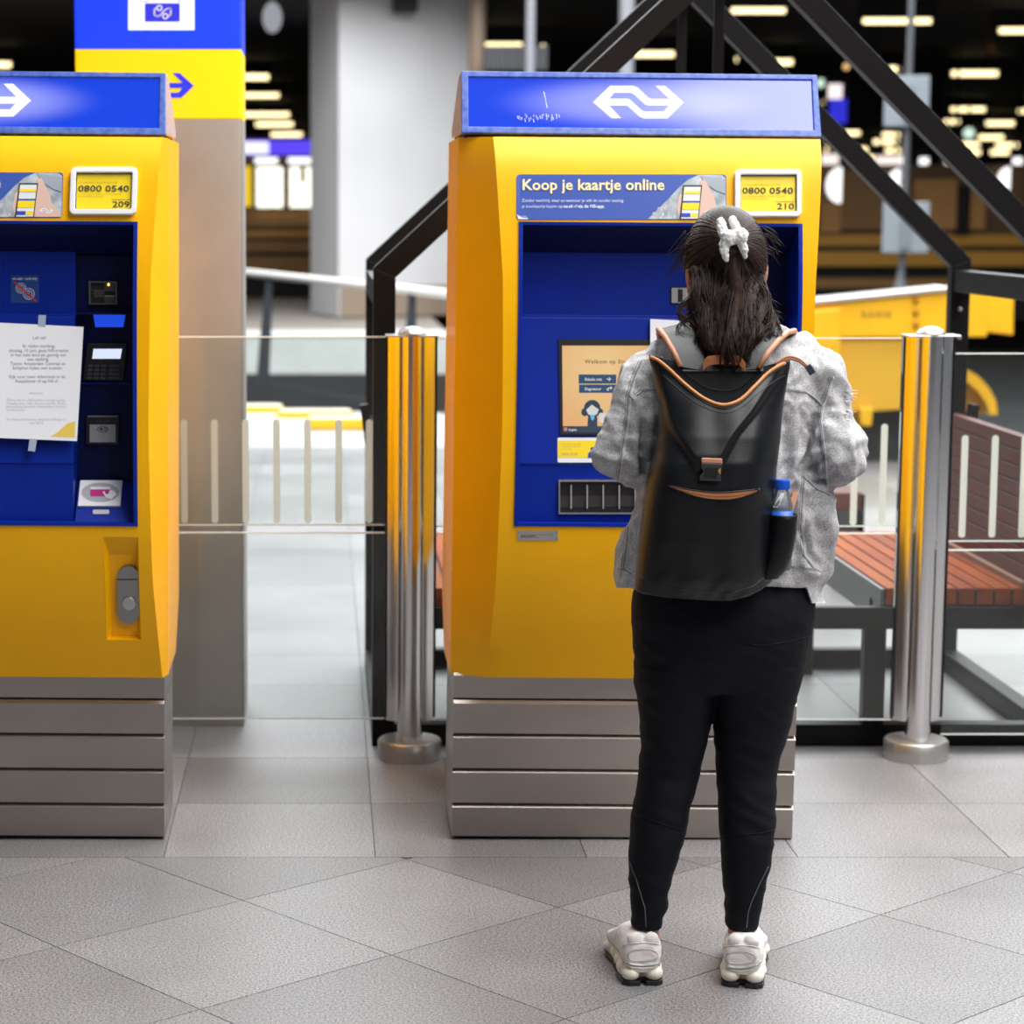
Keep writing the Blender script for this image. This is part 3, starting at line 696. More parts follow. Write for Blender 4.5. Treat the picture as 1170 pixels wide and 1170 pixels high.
    if R_:
        m = MB(); random.seed(11)
        for k in range(26):
            x = 590 + k * 1.9 + random.random() * 2; y = 131 - abs(k - 8) * .12 + random.random() * 6; S.stroke(m, [(x, y), (x + random.random() * 1.5 - .5, y + 2 + 3 * random.random())], .5, .0063, .0003)
        for k in range(8): S.stroke(m, [(621 + k * .5, 106 + k * 2.2), (622 + k * .4, 109 + k * 2.2)], .7, .0063, .0003)
        m.build('scratches', mat('scratch_white', (.85, .88, .95), .6), pnl)
    return T
make_machine('210', CXR, 'yellow and blue ticket machine that the person with the backpack stands at, plate 210')
make_machine('209', CXL, 'yellow and blue ticket machine with a white notice taped inside it, plate 209')

# sheets of paper taped inside the machines
def notice():
    # plane of the sheet: leaning on the console of the machine
    fp = lambda z: f_sl(z) - .014 if z < Z2 else -.075
    S = msurf(lambda z: lerp(-.128, -.078, (z - 1.05) / (1.35 - 1.05)), CXL)
    base = Lp(15, 500, lambda z: -.128, CXL)
    T = empty('paper_notice', (0, 0, 0), 'white printed notice about a train strike taped inside the ticket machine', 'notice')
    R = Matrix.Rotation(TILT, 3, 'Y'); org = Vector((CXL, YM, 0))
    W_ = Surf(lambda px, py, off: org + R @ S.p(px, py, off))
    bx = W_.p(15, 502)
    def bld(m, n, mm): return m.build(n, mm, T, off=bx)
    T.location = bx
    m = MB(); W_.poly(m, [(-54, 366), (95.5, 373.5), (88, 504), (-61, 498)], 0, .0006); bld(m, 'sheet', PAPER)
    sk = -.045
    L1 = [('Let op!', 387.5), ('Er rijden vandaag,', 397), ('dinsdag 10 juni, geen NS-treinen', 402.3), ('in het hele land als gevolg van', 407.3), ('een staking.', 412.2), ('Tussen Amsterdam Centraal en', 417.2), ('Schiphol rijden wel treinen.', 422.2), ('Kijk voor meer informatie in de', 432.2), ('Reisplanner of op NS.nl.', 437.2)]
    wid = [15, 37, 68, 63, 25, 63, 57, 64, 49]
    m = MB()
    for (s_, y), w in zip(L1, wid): W_.text(m, s_, 45 - (y - 390) * .06, y, 5.4, 'CENTER', .0010, .004, width=w)
    bld(m, 'notice_text', INKG)
    L2 = [('Attention!', 450.5, 16), ('There are no NS trains running today,', 458.5, 68), ('Tuesday June 10th, due to a strike. Trains', 462.3, 68), ('are running between Amsterdam Central', 466, 68), ('and Schiphol.', 469.7, 21), ('For more information, check the NS app or', 480.5, 67), ('visit NS.nl', 484.5, 16)]
    m = MB()
    for s_, y, w in L2: W_.text(m, s_, (18 if s_.startswith('and') else 41), y, 4.2, 'CENTER', .0010, 0, width=w, lean=.2)
    bld(m, 'notice_small_text', mat('pale_print', (.50, .50, .55), .7))
    m = MB(); W_.poly(m, [(57, 498.5), (63, 496), (70, 490), (77, 484), (86, 481.5), (85.5, 499.5)], .0008, .0003); bld(m, 'yellow_corner', mat('notice_yellow', (.85, .58, .10), .6))
    for pts in ([(44, 360), (52.5, 360), (52, 374), (43.5, 373)], [(34, 501), (42.5, 502), (40, 516), (32, 515)]):
        m = MB(); W_.poly(m, pts, .0008, .0003); bld(m, 'tape', TAPE)
notice()
S = msurf(lambda z: f_sl(z) - .012, CXR); R = Matrix.Rotation(TILT, 3, 'Y')
m = MB(); W_ = Surf(lambda px, py, off: Vector((CXR, YM, 0)) + R @ S.p(px, py, off))
W_.poly(m, [(743, 364.5), (812, 368), (808, 398), (743, 394)], 0, .0006); bx = W_.p(776, 396)
o = m.build('paper_sheet', PAPER, off=bx); o.location = bx
tag(o, 'white sheet of paper at the top of the screen, mostly hidden by the person', 'paper')
# ------------------------------------------------------------------ bollards and glass gates
YB = 6.64
zpl = at(468, 384, YB).z; zsh = at(468, 823, YB).z
def bollard(x, label):
    T = empty('gate_post', (x, YB, 0), label, 'gate post', 'glass gate posts')
    m = MB(); m.lathe([(.0, 0), (.094, 0), (.095, .006), (.095, .052), (.090, .058), (.0, .058)], (0, 0, 0), 48); m.build('base_disc', ALUD, T, smooth=True)
    m = MB(); m.lathe([(.038, .05), (.038, zpl)], (0, -.010, 0), 40); m.build('tube', ALU, T, smooth=True)
    def shell(s):
        pts = []
        for k in range(9):
            t = k / 8; pts.append((s * (.026 + .046 * t), -.020 + .024 * t - .004 * math.sin(math.pi * t)))
        return pts + [(s * .072, .030), (s * .026, .034)]
    for s in (-1, 1):
        m = MB(); m.prism(shell(s), 'z', zsh, zpl); m.build('side_profile', ALU, T, smooth=True)
        m = MB(); m.box((s * .0725, .000, zsh + .01), (s * .0755, .026, zpl - .002)); m.build('seal', BLACKP, T)
    m = MB(); m.prism([(-.077, -.05), (.077, -.05), (.077, .036), (-.077, .036)], 'z', zpl, zpl + .005); tp = m.build('top_plate', ALUD, T, bevel=.002)
    m = MB(); m.lathe([(.044, zpl + .005), (.041, zpl + .010), (.033, zpl + .020), (.018, zpl + .027), (.004, zpl + .029)], (0, -.008, 0), 32); m.build('dome_cap', ALUD, T, smooth=2)
    return T
bollard(at(468, 868, YB).x, 'aluminium gate post standing between the two ticket machines')
bollard(at(1046, 868, YB).x, 'aluminium gate post standing in front of the slatted bench')
XB1, XB2 = at(468, 868, YB).x, at(1046, 868, YB).x
S = Surf(lambda px, py, off: at(px, py, YB + .012) + Vector((0, -off, 0)))
def gate(x0, x1, tops, strips, sy, label):
    T = empty('glass_gate', ((x0 + x1) / 2, YB + .013, 0), label, 'glass gate'); off = T.location
    def pane(za, zb, n, dy):
        m = MB(); m.box((x0, YB + .008 + dy, za), (x1, YB + .018 + dy, zb)); p = m.build(n, GLASS, T, off=off)
        m = MB(); m.box((x0, YB + .007 + dy, zb - .0022), (x1, YB + .019 + dy, zb + .001)); m.box((x0, YB + .007 + dy, za - .001), (x1, YB + .019 + dy, za + .0022)); m.build('polished_edge', GEDGE, p, off=off)
        return p
    z = [at(300, y, YB).z for y in tops]
    up = pane(z[1], z[0], 'upper_pane', 0); pane(z[3], z[2], 'lower_pane', 0)
    for px in strips:
        m = MB(); a = S.p(px, sy[0]); b = S.p(px, sy[1]); xc = a.x; r = .0102
        pts = [(xc + r * math.cos(q), (a.z - r if math.sin(q) > 0 else b.z + r) + r * math.sin(q)) for q in [2 * math.pi * k / 20 for k in range(20)]]
        m.add([(u_, YB + .0066, w_) for u_, w_ in pts], [tuple(range(len(pts)))]); m.build('white_strip', STRIP, up, off=off)
gate(-.80, XB1 - .076, (385, 600.5, 609, 822), (210, 245, 280.5, 316, 351.5, 387, 422), (479, 597.5), 'glass gate with white strips between the ticket machines')
gate(XB1 + .076, XB2 - .076, (386.5, 602, 610, 823), (908, 943, 977.5, 1010.5), (484, 600), 'glass gate behind the person and the right-hand ticket machine')
gate(XB2 + .076, XB2 + 1.05, (404, 619, 629, 840), (1102.5, 1137, 1171, 1205), (497, 614), 'glass gate in front of the slatted bench back, set a little lower')

# ------------------------------------------------------------------ information pillar
YP = 7.05
p0, p1 = at(90, 400, YP).x, -.2521
T = empty('information_pillar', ((p0 + p1) / 2, YP, 0), 'steel information pillar with lit blue and yellow top behind the left-hand ticket machine', 'pillar'); off = T.location
zA, zB_ = at(200, 135, YP).z, at(200, 56.5, YP).z
def rbox(x0, x1, y0, y1, z0, z1, r=.008):
    m = MB(); pts = []
    for cx_, cy_, a in ((x1 - r, y0 + r, -90), (x1 - r, y1 - r, 0), (x0 + r, y1 - r, 90), (x0 + r, y0 + r, 180)):
        for k in range(4): t = math.radians(a + k * 30); pts.append((cx_ + r * math.cos(t), cy_ + r * math.sin(t)))
    m.prism(pts, 'z', z0, z1); return m
rbox(p0, p1, YP, YP + .36, 0, zA - .003).build('steel_shaft', STEELP, T, smooth=True, off=off)
rbox(p0, p1, YP, YP + .36, zA, zB_).build('yellow_panel', mat('sign_yellow', (.95, .62, .006), .3, emit=(1, .62, .004), estr=.3), T, smooth=True, off=off)
bp_ = rbox(p0, p1, YP, YP + .36, zB_ + .003, zB_ + .42).build('blue_panel', mat('sign_blue', (.01, .04, .75), .3, emit=(.008, .04, .9), estr=.6), T, smooth=True, off=off)
S = Surf(lambda px, py, o_: at(px, py, YP) + Vector((0, -o_, 0)))
m = MB(); logo(S, m, 182.2, 97.6, 79, .0008, .001); m.build('logo', mat('sign_blue_mark', (.02, .04, .70), .4, emit=(.02, .03, .8), estr=.3), T, off=off)
m = MB(); S.rect(m, 146.5, -30, 222.3, 34.5, .0008, .001, r=1); sq = m.build('pictogram_panel', glow('sign_white', (1, 1, 1), .98), bp_, off=off)
SB = glow('pictogram_blue', (.05, .05, .72), 1)
m = MB(); S.rect(m, 165.5, 3.5, 205.5, 25, .0022, .0006, r=1.5); S.rect(m, 165, -14, 204.5, 3, .0022, .0004); m.build('pictogram', SB, sq, off=off) if False else None
m = MB(); S.rect(m, 165.5, 3.8, 205.5, 25, .0022, .0006, r=1.5); m.build('pictogram', SB, sq, off=off)
m = MB(); S.stroke(m, [(165, -20), (165, 0)], .8, .0022, .0005); S.stroke(m, [(204.5, -20), (204.5, 3)], .8, .0022, .0005)
S.stroke(m, [(165 + 7.5 * math.cos(q), -4.5 + 7 * math.sin(q)) for q in [math.pi * k / 12 for k in range(13)]], .7, .0022, .0005); m.build('pictogram_line', SB, sq, off=off)
m = MB()
path = [(186, 8), (184.5, 8.5)]
S.stroke(m, [(178.5, 9.6), (176.5, 10.5), (176.3, 17), (178.3, 18.6), (181.5, 18.6), (184, 16.5), (188, 12), (192, 9.3), (194.2, 9.3), (195.3, 10.5), (195.2, 16.8), (193.5, 18.2)], 1.7, .0032, .0004)
for cx_, cy_ in ((182.2, 9.2), (189, 18.6)):
    S.ring(m, [(cx_ + 3.6 * math.cos(q), cy_ + 3.6 * math.sin(q)) for q in [2 * math.pi * k / 20 for k in range(20)]], [(cx_ + 2 * math.cos(q), cy_ + 2 * math.sin(q)) for q in [2 * math.pi * k / 20 for k in range(20)]], .0036, .0005)
m.build('pictogram_sign', WHITE, sq, off=off)

# ------------------------------------------------------------------ black steel house frame with benches
YF, YR = 6.78, 8.03
hx0, hx1, zE, zAp = .147, 2.255, 1.450, 2.455
xa = (hx0 + hx1) / 2 + .03; w = .066
T = empty('bench_shelter_frame', ((hx0 + hx1) / 2, (YF + YR) / 2, 0), 'black steel house-shaped frame around the slatted benches', 'frame'); off = T.location
def hbar(n, p, q, ww=.060, hh=w, up=(0, 0, 1), par=T):
    m = MB(); m.bar(p, q, ww, hh, up); return m.build(n, BLACK, par, bevel=.003, off=off)
for Y in (YF + .03, YR - .03):
    po = {}
    for s, x in ((1, hx0), (-1, hx1)):
        xi = x + s * w; dz = w * .42
        sl = (zAp - zE) / abs(xa - x); vt = w * math.hypot(1, sl)
        m = MB(); m.prism([(x, .0), (xi, .0), (xi, zE + sl * w - vt), (x, zE)], 'y', Y - .03, Y + .03); po[s] = m.build('post', BLACK, T, bevel=.002, off=off)
        m = MB(); m.prism([(x, zE), (xi, zE + sl * w - vt), (xa, zAp - vt), (xa, zAp)], 'y', Y - .03, Y + .03); m.build('rafter', BLACK, T, bevel=.002, off=off)
        if s < 0 and Y > 7.5:
            for zb in (1.277, 1.179):
                m = MB(); m.lathe([(.008, 0), (.008, .006), (.004, .009)], (0, 0, 0), 12)
                m.v = [(x - .034 + p[0], Y - .03 - p[2], zb + p[1]) for p in m.v]; m.build('bolt', ALUD, po[s], off=off)
    hbar('sill_bar', (hx0 + w, Y, .035), (hx1 - w, Y, .035))
for x in (hx0 + .03, hx1 - .03):
    hbar('eave_bar', (x, YF + .06, zE - .075), (x, YR - .06, zE - .075), .06, .075)
    hbar('floor_bar', (x, YF + .06, .035), (x, YR - .06, .035))
hbar('ridge_bar', (xa, YF + .06, zAp - .09), (xa, YR - .06, zAp - .09))
for px, Y in ((779, 7.75), (821, 7.12)):
    x = at(px, 40, Y).x; hbar('hanging_bar', (x, Y, .07), (x, Y, zAp - .12), .03, .03, up=(0, 1, 0))
WOOD = mat('red_brown_slat', (.17, .024, .009), .5, spec=.05, noise_amt=.5, noise_scale=14, stretch=(1, .08, 1), col2=(.34, .080, .014))
WOODB = mat('red_brown_back_slat', (.125, .042, .036), .5, spec=.2, noise_amt=.3, noise_scale=14, stretch=(1, .08, 1))
BSIDE = mat('bench_side_grey', (.10, .105, .11), .4)
def bench(mir, label):
    X = (lambda x: x) if not mir else (lambda x: hx0 + hx1 - x)
    T = empty('slatted_bench', (X(1.9), 7.3, 0), label, 'bench', 'benches inside the black frame'); off = T.location
    x0, x1, ya, yb, zs = 1.70, 2.185, 6.80, 8.02, .485
    n = 8; st = (2.14 - x0) / n
    for k in range(n):
        m = MB(); a, b = X(x0 + st * k + .004), X(x0 + st * (k + 1) - .004); m.box((a, ya, zs - .052), (b, yb, zs)); m.build('seat_slat', WOOD, T, bevel=.0015, off=off, segs=1)
    m = MB(); m.box((X(2.112), ya, zs - .03), (X(2.150), yb, zs + .019)); m.build('lit_slat_edge', mat('lit_slat_brown', (.26, .13, .085), .5, spec=.2), T, bevel=.004, off=off)  # added strip, its pale colour imitating a lit slat edge
    nb = 9
    for k in range(nb):
        z = .505 + k * .046; lean = .012 + k * .0075
        m = MB(); m.prism([(X(2.115 + lean), z), (X(2.115 + lean + .0075), z + .040), (X(2.150 + lean + .0075), z + .040), (X(2.150 + lean), z)], 'y', ya - .02, yb); m.build('back_slat', WOODB, T, bevel=.0008, off=off, segs=1)
    m = MB(); m.box((X(x0 - .012), ya + .005, zs - .11), (X(x0), yb, zs - .004)); m.box((X(x0 - .012), ya + .1, zs - .12), (X(2.16), ya + .14, zs - .052)); m.box((X(x0 - .012), yb - .14, zs - .12), (X(2.16), yb - .1, zs - .052)); m.build('seat_frame', BSIDE, T, off=off)
    m = MB(); m.box((X(1.24), 6.765, .365), (X(2.185), 6.80, .432)); m.build('front_rail', BLACK, T, off=off, bevel=.003)
    for px0, px1, y in ((1.635, 1.70, 6.765), (1.24, 1.30, 6.765), (1.66, 1.72, 7.86)):
        m = MB(); m.box((X(px0), y, .07 if y < 7 else 0), (X(px1), y + .05, .37 if y < 7 else .40)); m.build('leg', BLACK, T, off=off, bevel=.003)
    m = MB(); m.prism([(X(2.131), .508), (X(2.175), .508), (X(2.240), .906), (X(2.196), .906)], 'y', ya - .015, yb - .01); m.build('back_gap_dark', DARKG, T, off=off)  # black sheet added to keep the gaps between back slats dark
    m = MB(); m.box((X(x0 + .002), ya + .004, zs - .050), (X(2.138), yb - .01, zs - .006)); m.build('seat_gap_dark', DARKG, T, off=off)  # black sheet added under the slats to darken the seat gaps
    for y in (6.9, 7.9):
        m = MB(); m.bar((X(2.185), y, .38), (X(2.262), y, .95), .03, .05, (0, 1, 0)); m.build('back_support', BLACK, T, off=off)
    return T
bench(False, 'red-brown slatted bench with high back beside the gate post that has yellow stripes')
bench(True, 'red-brown slatted bench mostly hidden behind the ticket machine with plate 210')
# a further bench behind
X_, Y_ = at(978, 563, 9.6).x, 9.6
T = empty('far_bench', (1.7, 9.8, 0), 'plain red-brown bench seat farther back, its end seen beside the denim sleeve', 'bench'); off = T.location
z_ = at(978, 563, 9.5).z
for k in range(5):
    m = MB(); m.box((.95, 9.5 + k * .09, z_ - .075), (X_, 9.58 + k * .09, z_)); m.build('seat_slat', WOODB, T, off=off, bevel=.004)
for x in (1.05, X_ + .02):
    m = MB(); m.box((x - .03, 9.52, 0), (x + .0, 9.94, z_ - .01)); m.build('leg', BLACK, T, off=off)

# ------------------------------------------------------------------ farther off: railing, floor plates, buffer stop
T = empty('glass_railing', (0, 19, 0), 'pale handrail on dark tapered stanchions at the edge of the track', 'railing'); off = T.location
ra, rb = at(250, 308, 22.6), at(560, 341, 16.2)
m = MB(); m.tube([ra, rb], .035, 12); m.build('handrail', mat('pale_rail', (.80, .78, .74), .35), T, off=off, smooth=True)
ga, gb = at(250, 426, 22.4), at(560, 482, 16.2)
m = MB(); m.tube([ga, gb], .012, 8); m.build('lower_wire', ALU, T, off=off, smooth=True)
def railp(px): 
    t = (px - 250) / 310.; return at(px, lerp(308, 341, t), 1 / lerp(1 / 22.6, 1 / 16.2, t))
STAN = mat('stanchion_slate', (.016, .024, .034), .5)
for pxt, pxb in ((308, 300), (471, 466)):
    p = railp(pxt); q = at(pxb, 480, p.y); b = Vector((q.x, p.y - .05, 0)); d = (p - b)
    m = MB(); rings = []
    for t, ww in ((0, .062), (.5, .05), (1, .026)):
        c = b + d * t; rings.append([c + Vector((sx * ww, sy * .02, 0)) for sx, sy in ((-1, -1), (1, -1), (1, 1), (-1, 1))])
    m.loft(rings); m.build('stanchion', STAN, T, off=off)
YE = mat('plate_edge_yellow', (.95, .52, .0), .5); PW = mat('plate_white', (.78, .68, .56), .5)
for i, (x0, x1, y0, y1, lab) in enumerate(((250, 322, 458, 470, 'pale floor plate with yellow edge beside the steel pillar'), (318, 402, 464, 476, 'pale floor plate with yellow edge in the middle of the three'), (352, 440, 472, 490, 'pale floor plate with yellow edge nearest the black frame post'))):
    Y0 = ground(300, y1).y - .1; a, b = at(x0, 480, Y0).x, at(x1, 480, Y0).x
    T = empty('edge_plate', ((a + b) / 2, Y0, 0), lab, 'floor plate', 'yellow edged plates by the track'); off = T.location
    zt = at(300, y0 + 7, Y0).z
    m = MB(); m.box((a, Y0, .0), (b, Y0 + .35, zt)); m.build('plate', PW, T, off=off, bevel=.02)
    m = MB(); m.box((a - .01, Y0 - .02, zt - .07), (b + .01, Y0 + .0, zt + .005)); m.build('yellow_edge', YE, T, off=off)
# platform on the other side of the track
WALLC = mat('platform_wall_white', (.62, .64, .62), .5, noise_amt=.15, noise_scale=2)
PLAT = mat('platform_top', (.40, .35, .31), .5, noise_amt=.2, noise_scale=1.5)
YD_0 = 27.8; xL, xR_ = -9, at(545, 400, 23).x
T = empty('far_platform', (-2, YD_0, -.9), 'pale platform across the track with a white edge line', 'platform'); off = T.location
zt = .10; YD_ = 27.8
m = MB(); m.box((xL, YD_, -.9), (xR_, 64, zt)); m.build('deck', PLAT, T, off=off)
m = MB(); m.box((xL, YD_ - .07, -.36), (xR_, YD_ - .01, zt - .02)); m.build('edge_wall', WALLC, T, off=off)
m = MB(); m.box((xL, YD_ - .05, zt), (xR_, YD_ + 1.3, zt + .001)); m.build('edge_line', mat('edge_line', (.75, .73, .70), .5), T, off=off)
TW = mat('track_wall', (.018, .022, .028), .7)
m = MB(); m.box((xL, YD_ - .1, -.9), (xR_ + .5, YD_, -.36)); m.build('dark_base', TW, T, off=off)
# leaning concrete column
a, b, c = at(355, 300, 33.6), at(387, 300, 32.2), at(541, 300, 33.2)
zt = 6.6
CO = mat('column_concrete', (.74, .73, .74), .6, noise_amt=.06, noise_scale=.8); CO2 = mat('column_low_brown', (.30, .23, .17), .6)
T = empty('concrete_column', ((b.x + c.x) / 2, 33.5, .1), 'wide pale concrete column behind the black frame', 'column'); off = T.location
zd = at(460, 326, 32.8).z
d_ = Vector((c.x + (a.x - b.x), c.y + (a.y - b.y), 0))
m = MB(); m.prism([(a.x, a.y), (b.x, b.y), (c.x, c.y), (d_.x, d_.y + 2)], 'z', .122, zt); m.build('shaft', CO, T, off=off)
m = MB(); n_ = Vector((c.y - b.y, -(c.x - b.x), 0)).normalized() * .03
m.prism([(b.x + .02, b.y), (c.x, c.y), (c.x + n_.x, c.y + n_.y), (b.x + n_.x + .02, b.y + n_.y)], 'z', .122, zd); m.build('brown_low_band', CO2, T, off=off)  # front face is browner near the foot of the column
q = at(463, 6, 32.4); m = MB(); m.box((q.x - .17, 32.2, q.z - .08), (q.x + .17, 32.65, q.z + .3)); m.build('junction_box', DARKG, T, off=off)
# yellow buffer stop
YY = 14.6; BY = mat('buffer_yellow', (.95, .50, .003), .45, noise_amt=.1, noise_scale=4)
T = empty('buffer_stop', (at(1000, 400, YY).x, YY, -.9), 'yellow buffer stop with a grey top edge beyond the bench', 'buffer stop'); off = T.location
P = lambda px, py, Y=YY: at(px, py, Y)
def slab(n, pts, mm, Y=YY, th=.3):
    m = MB(); w_ = [P(x, y, Y) for x, y in pts]; m.prism([(v.x, v.z) for v in w_], 'y', Y, Y + th); return m.build(n, mm, T, off=off, bevel=.01)
slab('front_beam', [(880, 352), (1128, 326), (1128, 385), (960, 385), (880, 388)], BY)
slab('side_block', [(880, 360), (960, 352), (962, 486), (936, 486), (936, 420), (880, 420)], BY, YY - .06)
slab('lower_body', [(960, 384), (1092, 384), (1092, 440), (1062, 466), (960, 473)], mat('buffer_ochre', (.78, .42, .02), .5), YY + .05, .5)
slab('right_block', [(1096, 330), (1159, 336), (1158, 383), (1096, 376)], BY, YY + .25, .4)
slab('top_edge', [(880, 347), (1085, 327), (1085, 333), (880, 353)], ALUD, YY - .04)
slab('foot', [(982, 466), (998, 466), (996, 487), (984, 487)], BY, YY - .02)
for k, y in enumerate((343, 357, 371)):
    m = MB(); c = P(1046, y); m.lathe([(.022, 0), (.022, .02), (.01, .03)], (0, 0, 0), 10); m.v = [(c.x + p[0], YY - p[2], c.z + p[1]) for p in m.v]; m.build('bolt', mat('rust_bolt', (.45, .2, .0), .5), T, off=off)
m = MB(); Surf(lambda px, py, o_: P(px, py) + Vector((0, -o_, 0))).text(m, 'RAWIE', 984, 363, 10, off=.004, bold=.03, width=34, spacing=1.15); m.build('lettering', mat('buffer_print', (.36, .22, .03), .6), T, off=off)
m = MB(); pts = [(1088, 417), (1103, 421), (1118, 430), (1130, 443), (1138, 458), (1140, 474)]; inn = [(1132, 474), (1127, 460), (1118, 447), (1108, 438), (1098, 433), (1088, 430)]
w_ = [P(x, y, YY + .3) for x, y in pts + inn]; m.prism([(v.x, v.z) for v in w_], 'y', YY + .3, YY + .8); m.build('curved_guard', BY, T, off=off)
w_ = [P(x, y, YY + .5) for x, y in [(1086, 424), (1104, 430), (1120, 442), (1130, 460), (1132, 474), (1086, 474)]]; m = MB(); m.prism([(v.x, v.z) for v in w_], 'y', YY + .5, YY + .85); m.build('guard_plate', mat('buffer_ochre', (.78, .42, .02), .5), T, off=off)
m = MB(); q0, q1 = P(880, 470, YY), P(1150, 470, YY); m.box((q0.x, YY + .1, -.9), (q1.x, YY + .9, .02)); m.box((q0.x, YY + .3, 0), (P(1060, 470).x, YY + .7, .38)); m.build('dark_underframe', TW, T, off=off)
for px, py in ((1052, 150),):
    pass
# ------------------------------------------------------------------ platform hall far away
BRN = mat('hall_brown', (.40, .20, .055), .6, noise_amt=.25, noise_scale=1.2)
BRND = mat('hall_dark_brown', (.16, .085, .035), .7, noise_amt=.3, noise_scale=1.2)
ORB = mat('painted_orange_light', (.62, .30, .035), .5)  # orange light reflected off the platform, put into the base colour
HBLK = mat('hall_black', (.012, .01, .01), .8)
YH = 40.
def band(T, n, px0, px1, py0, py1, Y, mm, th=.6):
    a, b = at(px0, py0, Y), at(px1, py1, Y); m = MB(); m.box((a.x, Y, b.z), (b.x, Y + th, a.z)); return m.build(n, mm, T, off=T.location)
T = empty('tram_platform', (at(1050, 300, YH).x, YH, -.9), 'brown platform wall with painted orange reflection bands behind the buffer stop', 'platform')
for n, y0, y1, mm in (('wall_top', 188, 268, BRND), ('orange_band', 268, 281, ORB), ('dark_band', 281, 287, HBLK), ('edge_band', 287, 304, ORB), ('track_gap', 304, 318, HBLK), ('lower_band', 318, 329, BRN), ('base', 329, 365, HBLK)):
    band(T, n, 880, 1290, y0, y1, YH + (.25 if n == 'track_gap' else 0), mm)
for px0, px1, y0, y1, mm in ((962, 1012, 195, 262, mat('kiosk_panel', (.30, .155, .05), .6)), (1048, 1092, 205, 262, mat('kiosk_panel_light', (.55, .27, .08), .6)), (1094, 1108, 212, 268, HBLK), (1108, 1125, 205, 262, mat('kiosk_panel_light', (.55, .27, .08), .6)), (938, 960, 232, 266, mat('kiosk_panel_light', (.55, .27, .08), .6))):
    band(T, 'wall_panel', px0, px1, y0, y1, YH - .15, mm, .2)
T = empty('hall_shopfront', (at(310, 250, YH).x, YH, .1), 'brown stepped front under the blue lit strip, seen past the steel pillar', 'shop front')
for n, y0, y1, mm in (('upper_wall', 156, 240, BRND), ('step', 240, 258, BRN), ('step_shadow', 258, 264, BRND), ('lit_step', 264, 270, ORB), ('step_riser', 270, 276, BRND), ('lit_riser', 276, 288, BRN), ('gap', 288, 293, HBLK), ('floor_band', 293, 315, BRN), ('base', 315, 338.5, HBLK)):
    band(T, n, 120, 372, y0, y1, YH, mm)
def lit(name, label, cat, px0, px1, py0, py1, Y, mm, group=None, th=.12, hang=False):
    a, b = at(px0, py0, Y), at(px1, py1, Y); T = empty(name, ((a.x + b.x) / 2, Y, b.z), label, cat, group)
    m = MB(); m.box((a.x, Y, b.z), (b.x, Y + th, a.z)); m.build('face', mm, T, off=T.location)
    m = MB(); m.box((a.x - .02, Y + th, b.z - .02), (b.x + .02, Y + th + .06, a.z + .02)); m.build('casing', HBLK, T, off=T.location)
    if hang:
        for x in (lerp(a.x, b.x, .2), lerp(a.x, b.x, .8)):
            m = MB(); m.box((x - .02, Y + th, a.z), (x + .02, Y + th + .04, 4.75)); m.build('hanger', HBLK, T, off=T.location)
    return T
VB = glow('lit_violet', (.10, .06, .80), 1.0); LW = glow('lit_warm_white', (1, .97, .80), 1.6); LW2 = glow('lit_white', (1, 1, 1), 1.3)
t = lit('lit_strip_sign', 'long blue-violet lit sign strip with a white end by the steel pillar', 'sign', 250, 380, 160, 177, YH - .18, VB)
a, b = at(276, 162, YH - .18), at(307, 176, YH - .18); m = MB(); m.box((a.x, YH - .24, b.z), (b.x, YH - .18, a.z)); m.build('white_end', glow('lit_lilac', (.85, .82, 1), 1.1), t, off=t.location)
for x0, x1, l in ((291, 317, 'small white sign over the first lit poster'), (329, 356, 'small white sign over the lit poster next to the column')):
    lit('small_sign', l, 'sign', x0, x1, 180, 187, YH - .18, LW2, 'small signs above the posters')
lit('lit_poster', 'bright lit poster case nearer the steel pillar', 'poster', 293, 323, 191, 237, YH - .18, LW, 'lit poster cases')
t = lit('lit_poster', 'bright lit poster case with a yellow patch next to the concrete column', 'poster', 331, 368, 191, 237, YH - .18, LW, 'lit poster cases')
a, b = at(343, 190, YH - .18), at(349, 209, YH - .18); m = MB(); m.box((a.x, YH - .24, b.z), (b.x, YH - .18, a.z)); m.build('yellow_patch', YE, t, off=t.location)
lit('yellow_sign', 'narrow yellow sign at the edge of the steel pillar', 'sign', 278, 287, 190, 236, YH - .18, mat('yellow_lit', (.9, .6, .02), .5, emit=(1, .65, .02), estr=.6))
def halfoval(px, py, rx, ry, label, right=True):
    Y = YH - .15; c = at(px, py, Y); T = empty('oval_window', (c.x, Y, c.z), label, 'window', 'white lit oval windows'); k = Y / FPX
    pts = [((-1 if right else 1) * rx * 2 * k * abs(math.cos(q)) + rx * k, ry * k * math.sin(q)) for q in [-math.pi / 2 + math.pi * j / 20 for j in range(21)]]
    m = MB(); m.prism(pts, 'y', 0, .1); m.build('pane', LW2, T)
    m = MB(); m.prism([(p[0] * 1.12 + .02, p[1] * 1.06) for p in pts], 'y', .1, .15); m.build('rim', HBLK, T)
halfoval(953.5, 211.5, 8, 20, 'white half-oval lit window just beside the machine with plate 210')
halfoval(1022.5, 207, 6, 14, 'white half-oval lit window behind the grey sign post')
halfoval(1148, 204, 6, 13, 'white half-oval lit window past the lower black beam, near the edge of the picture')
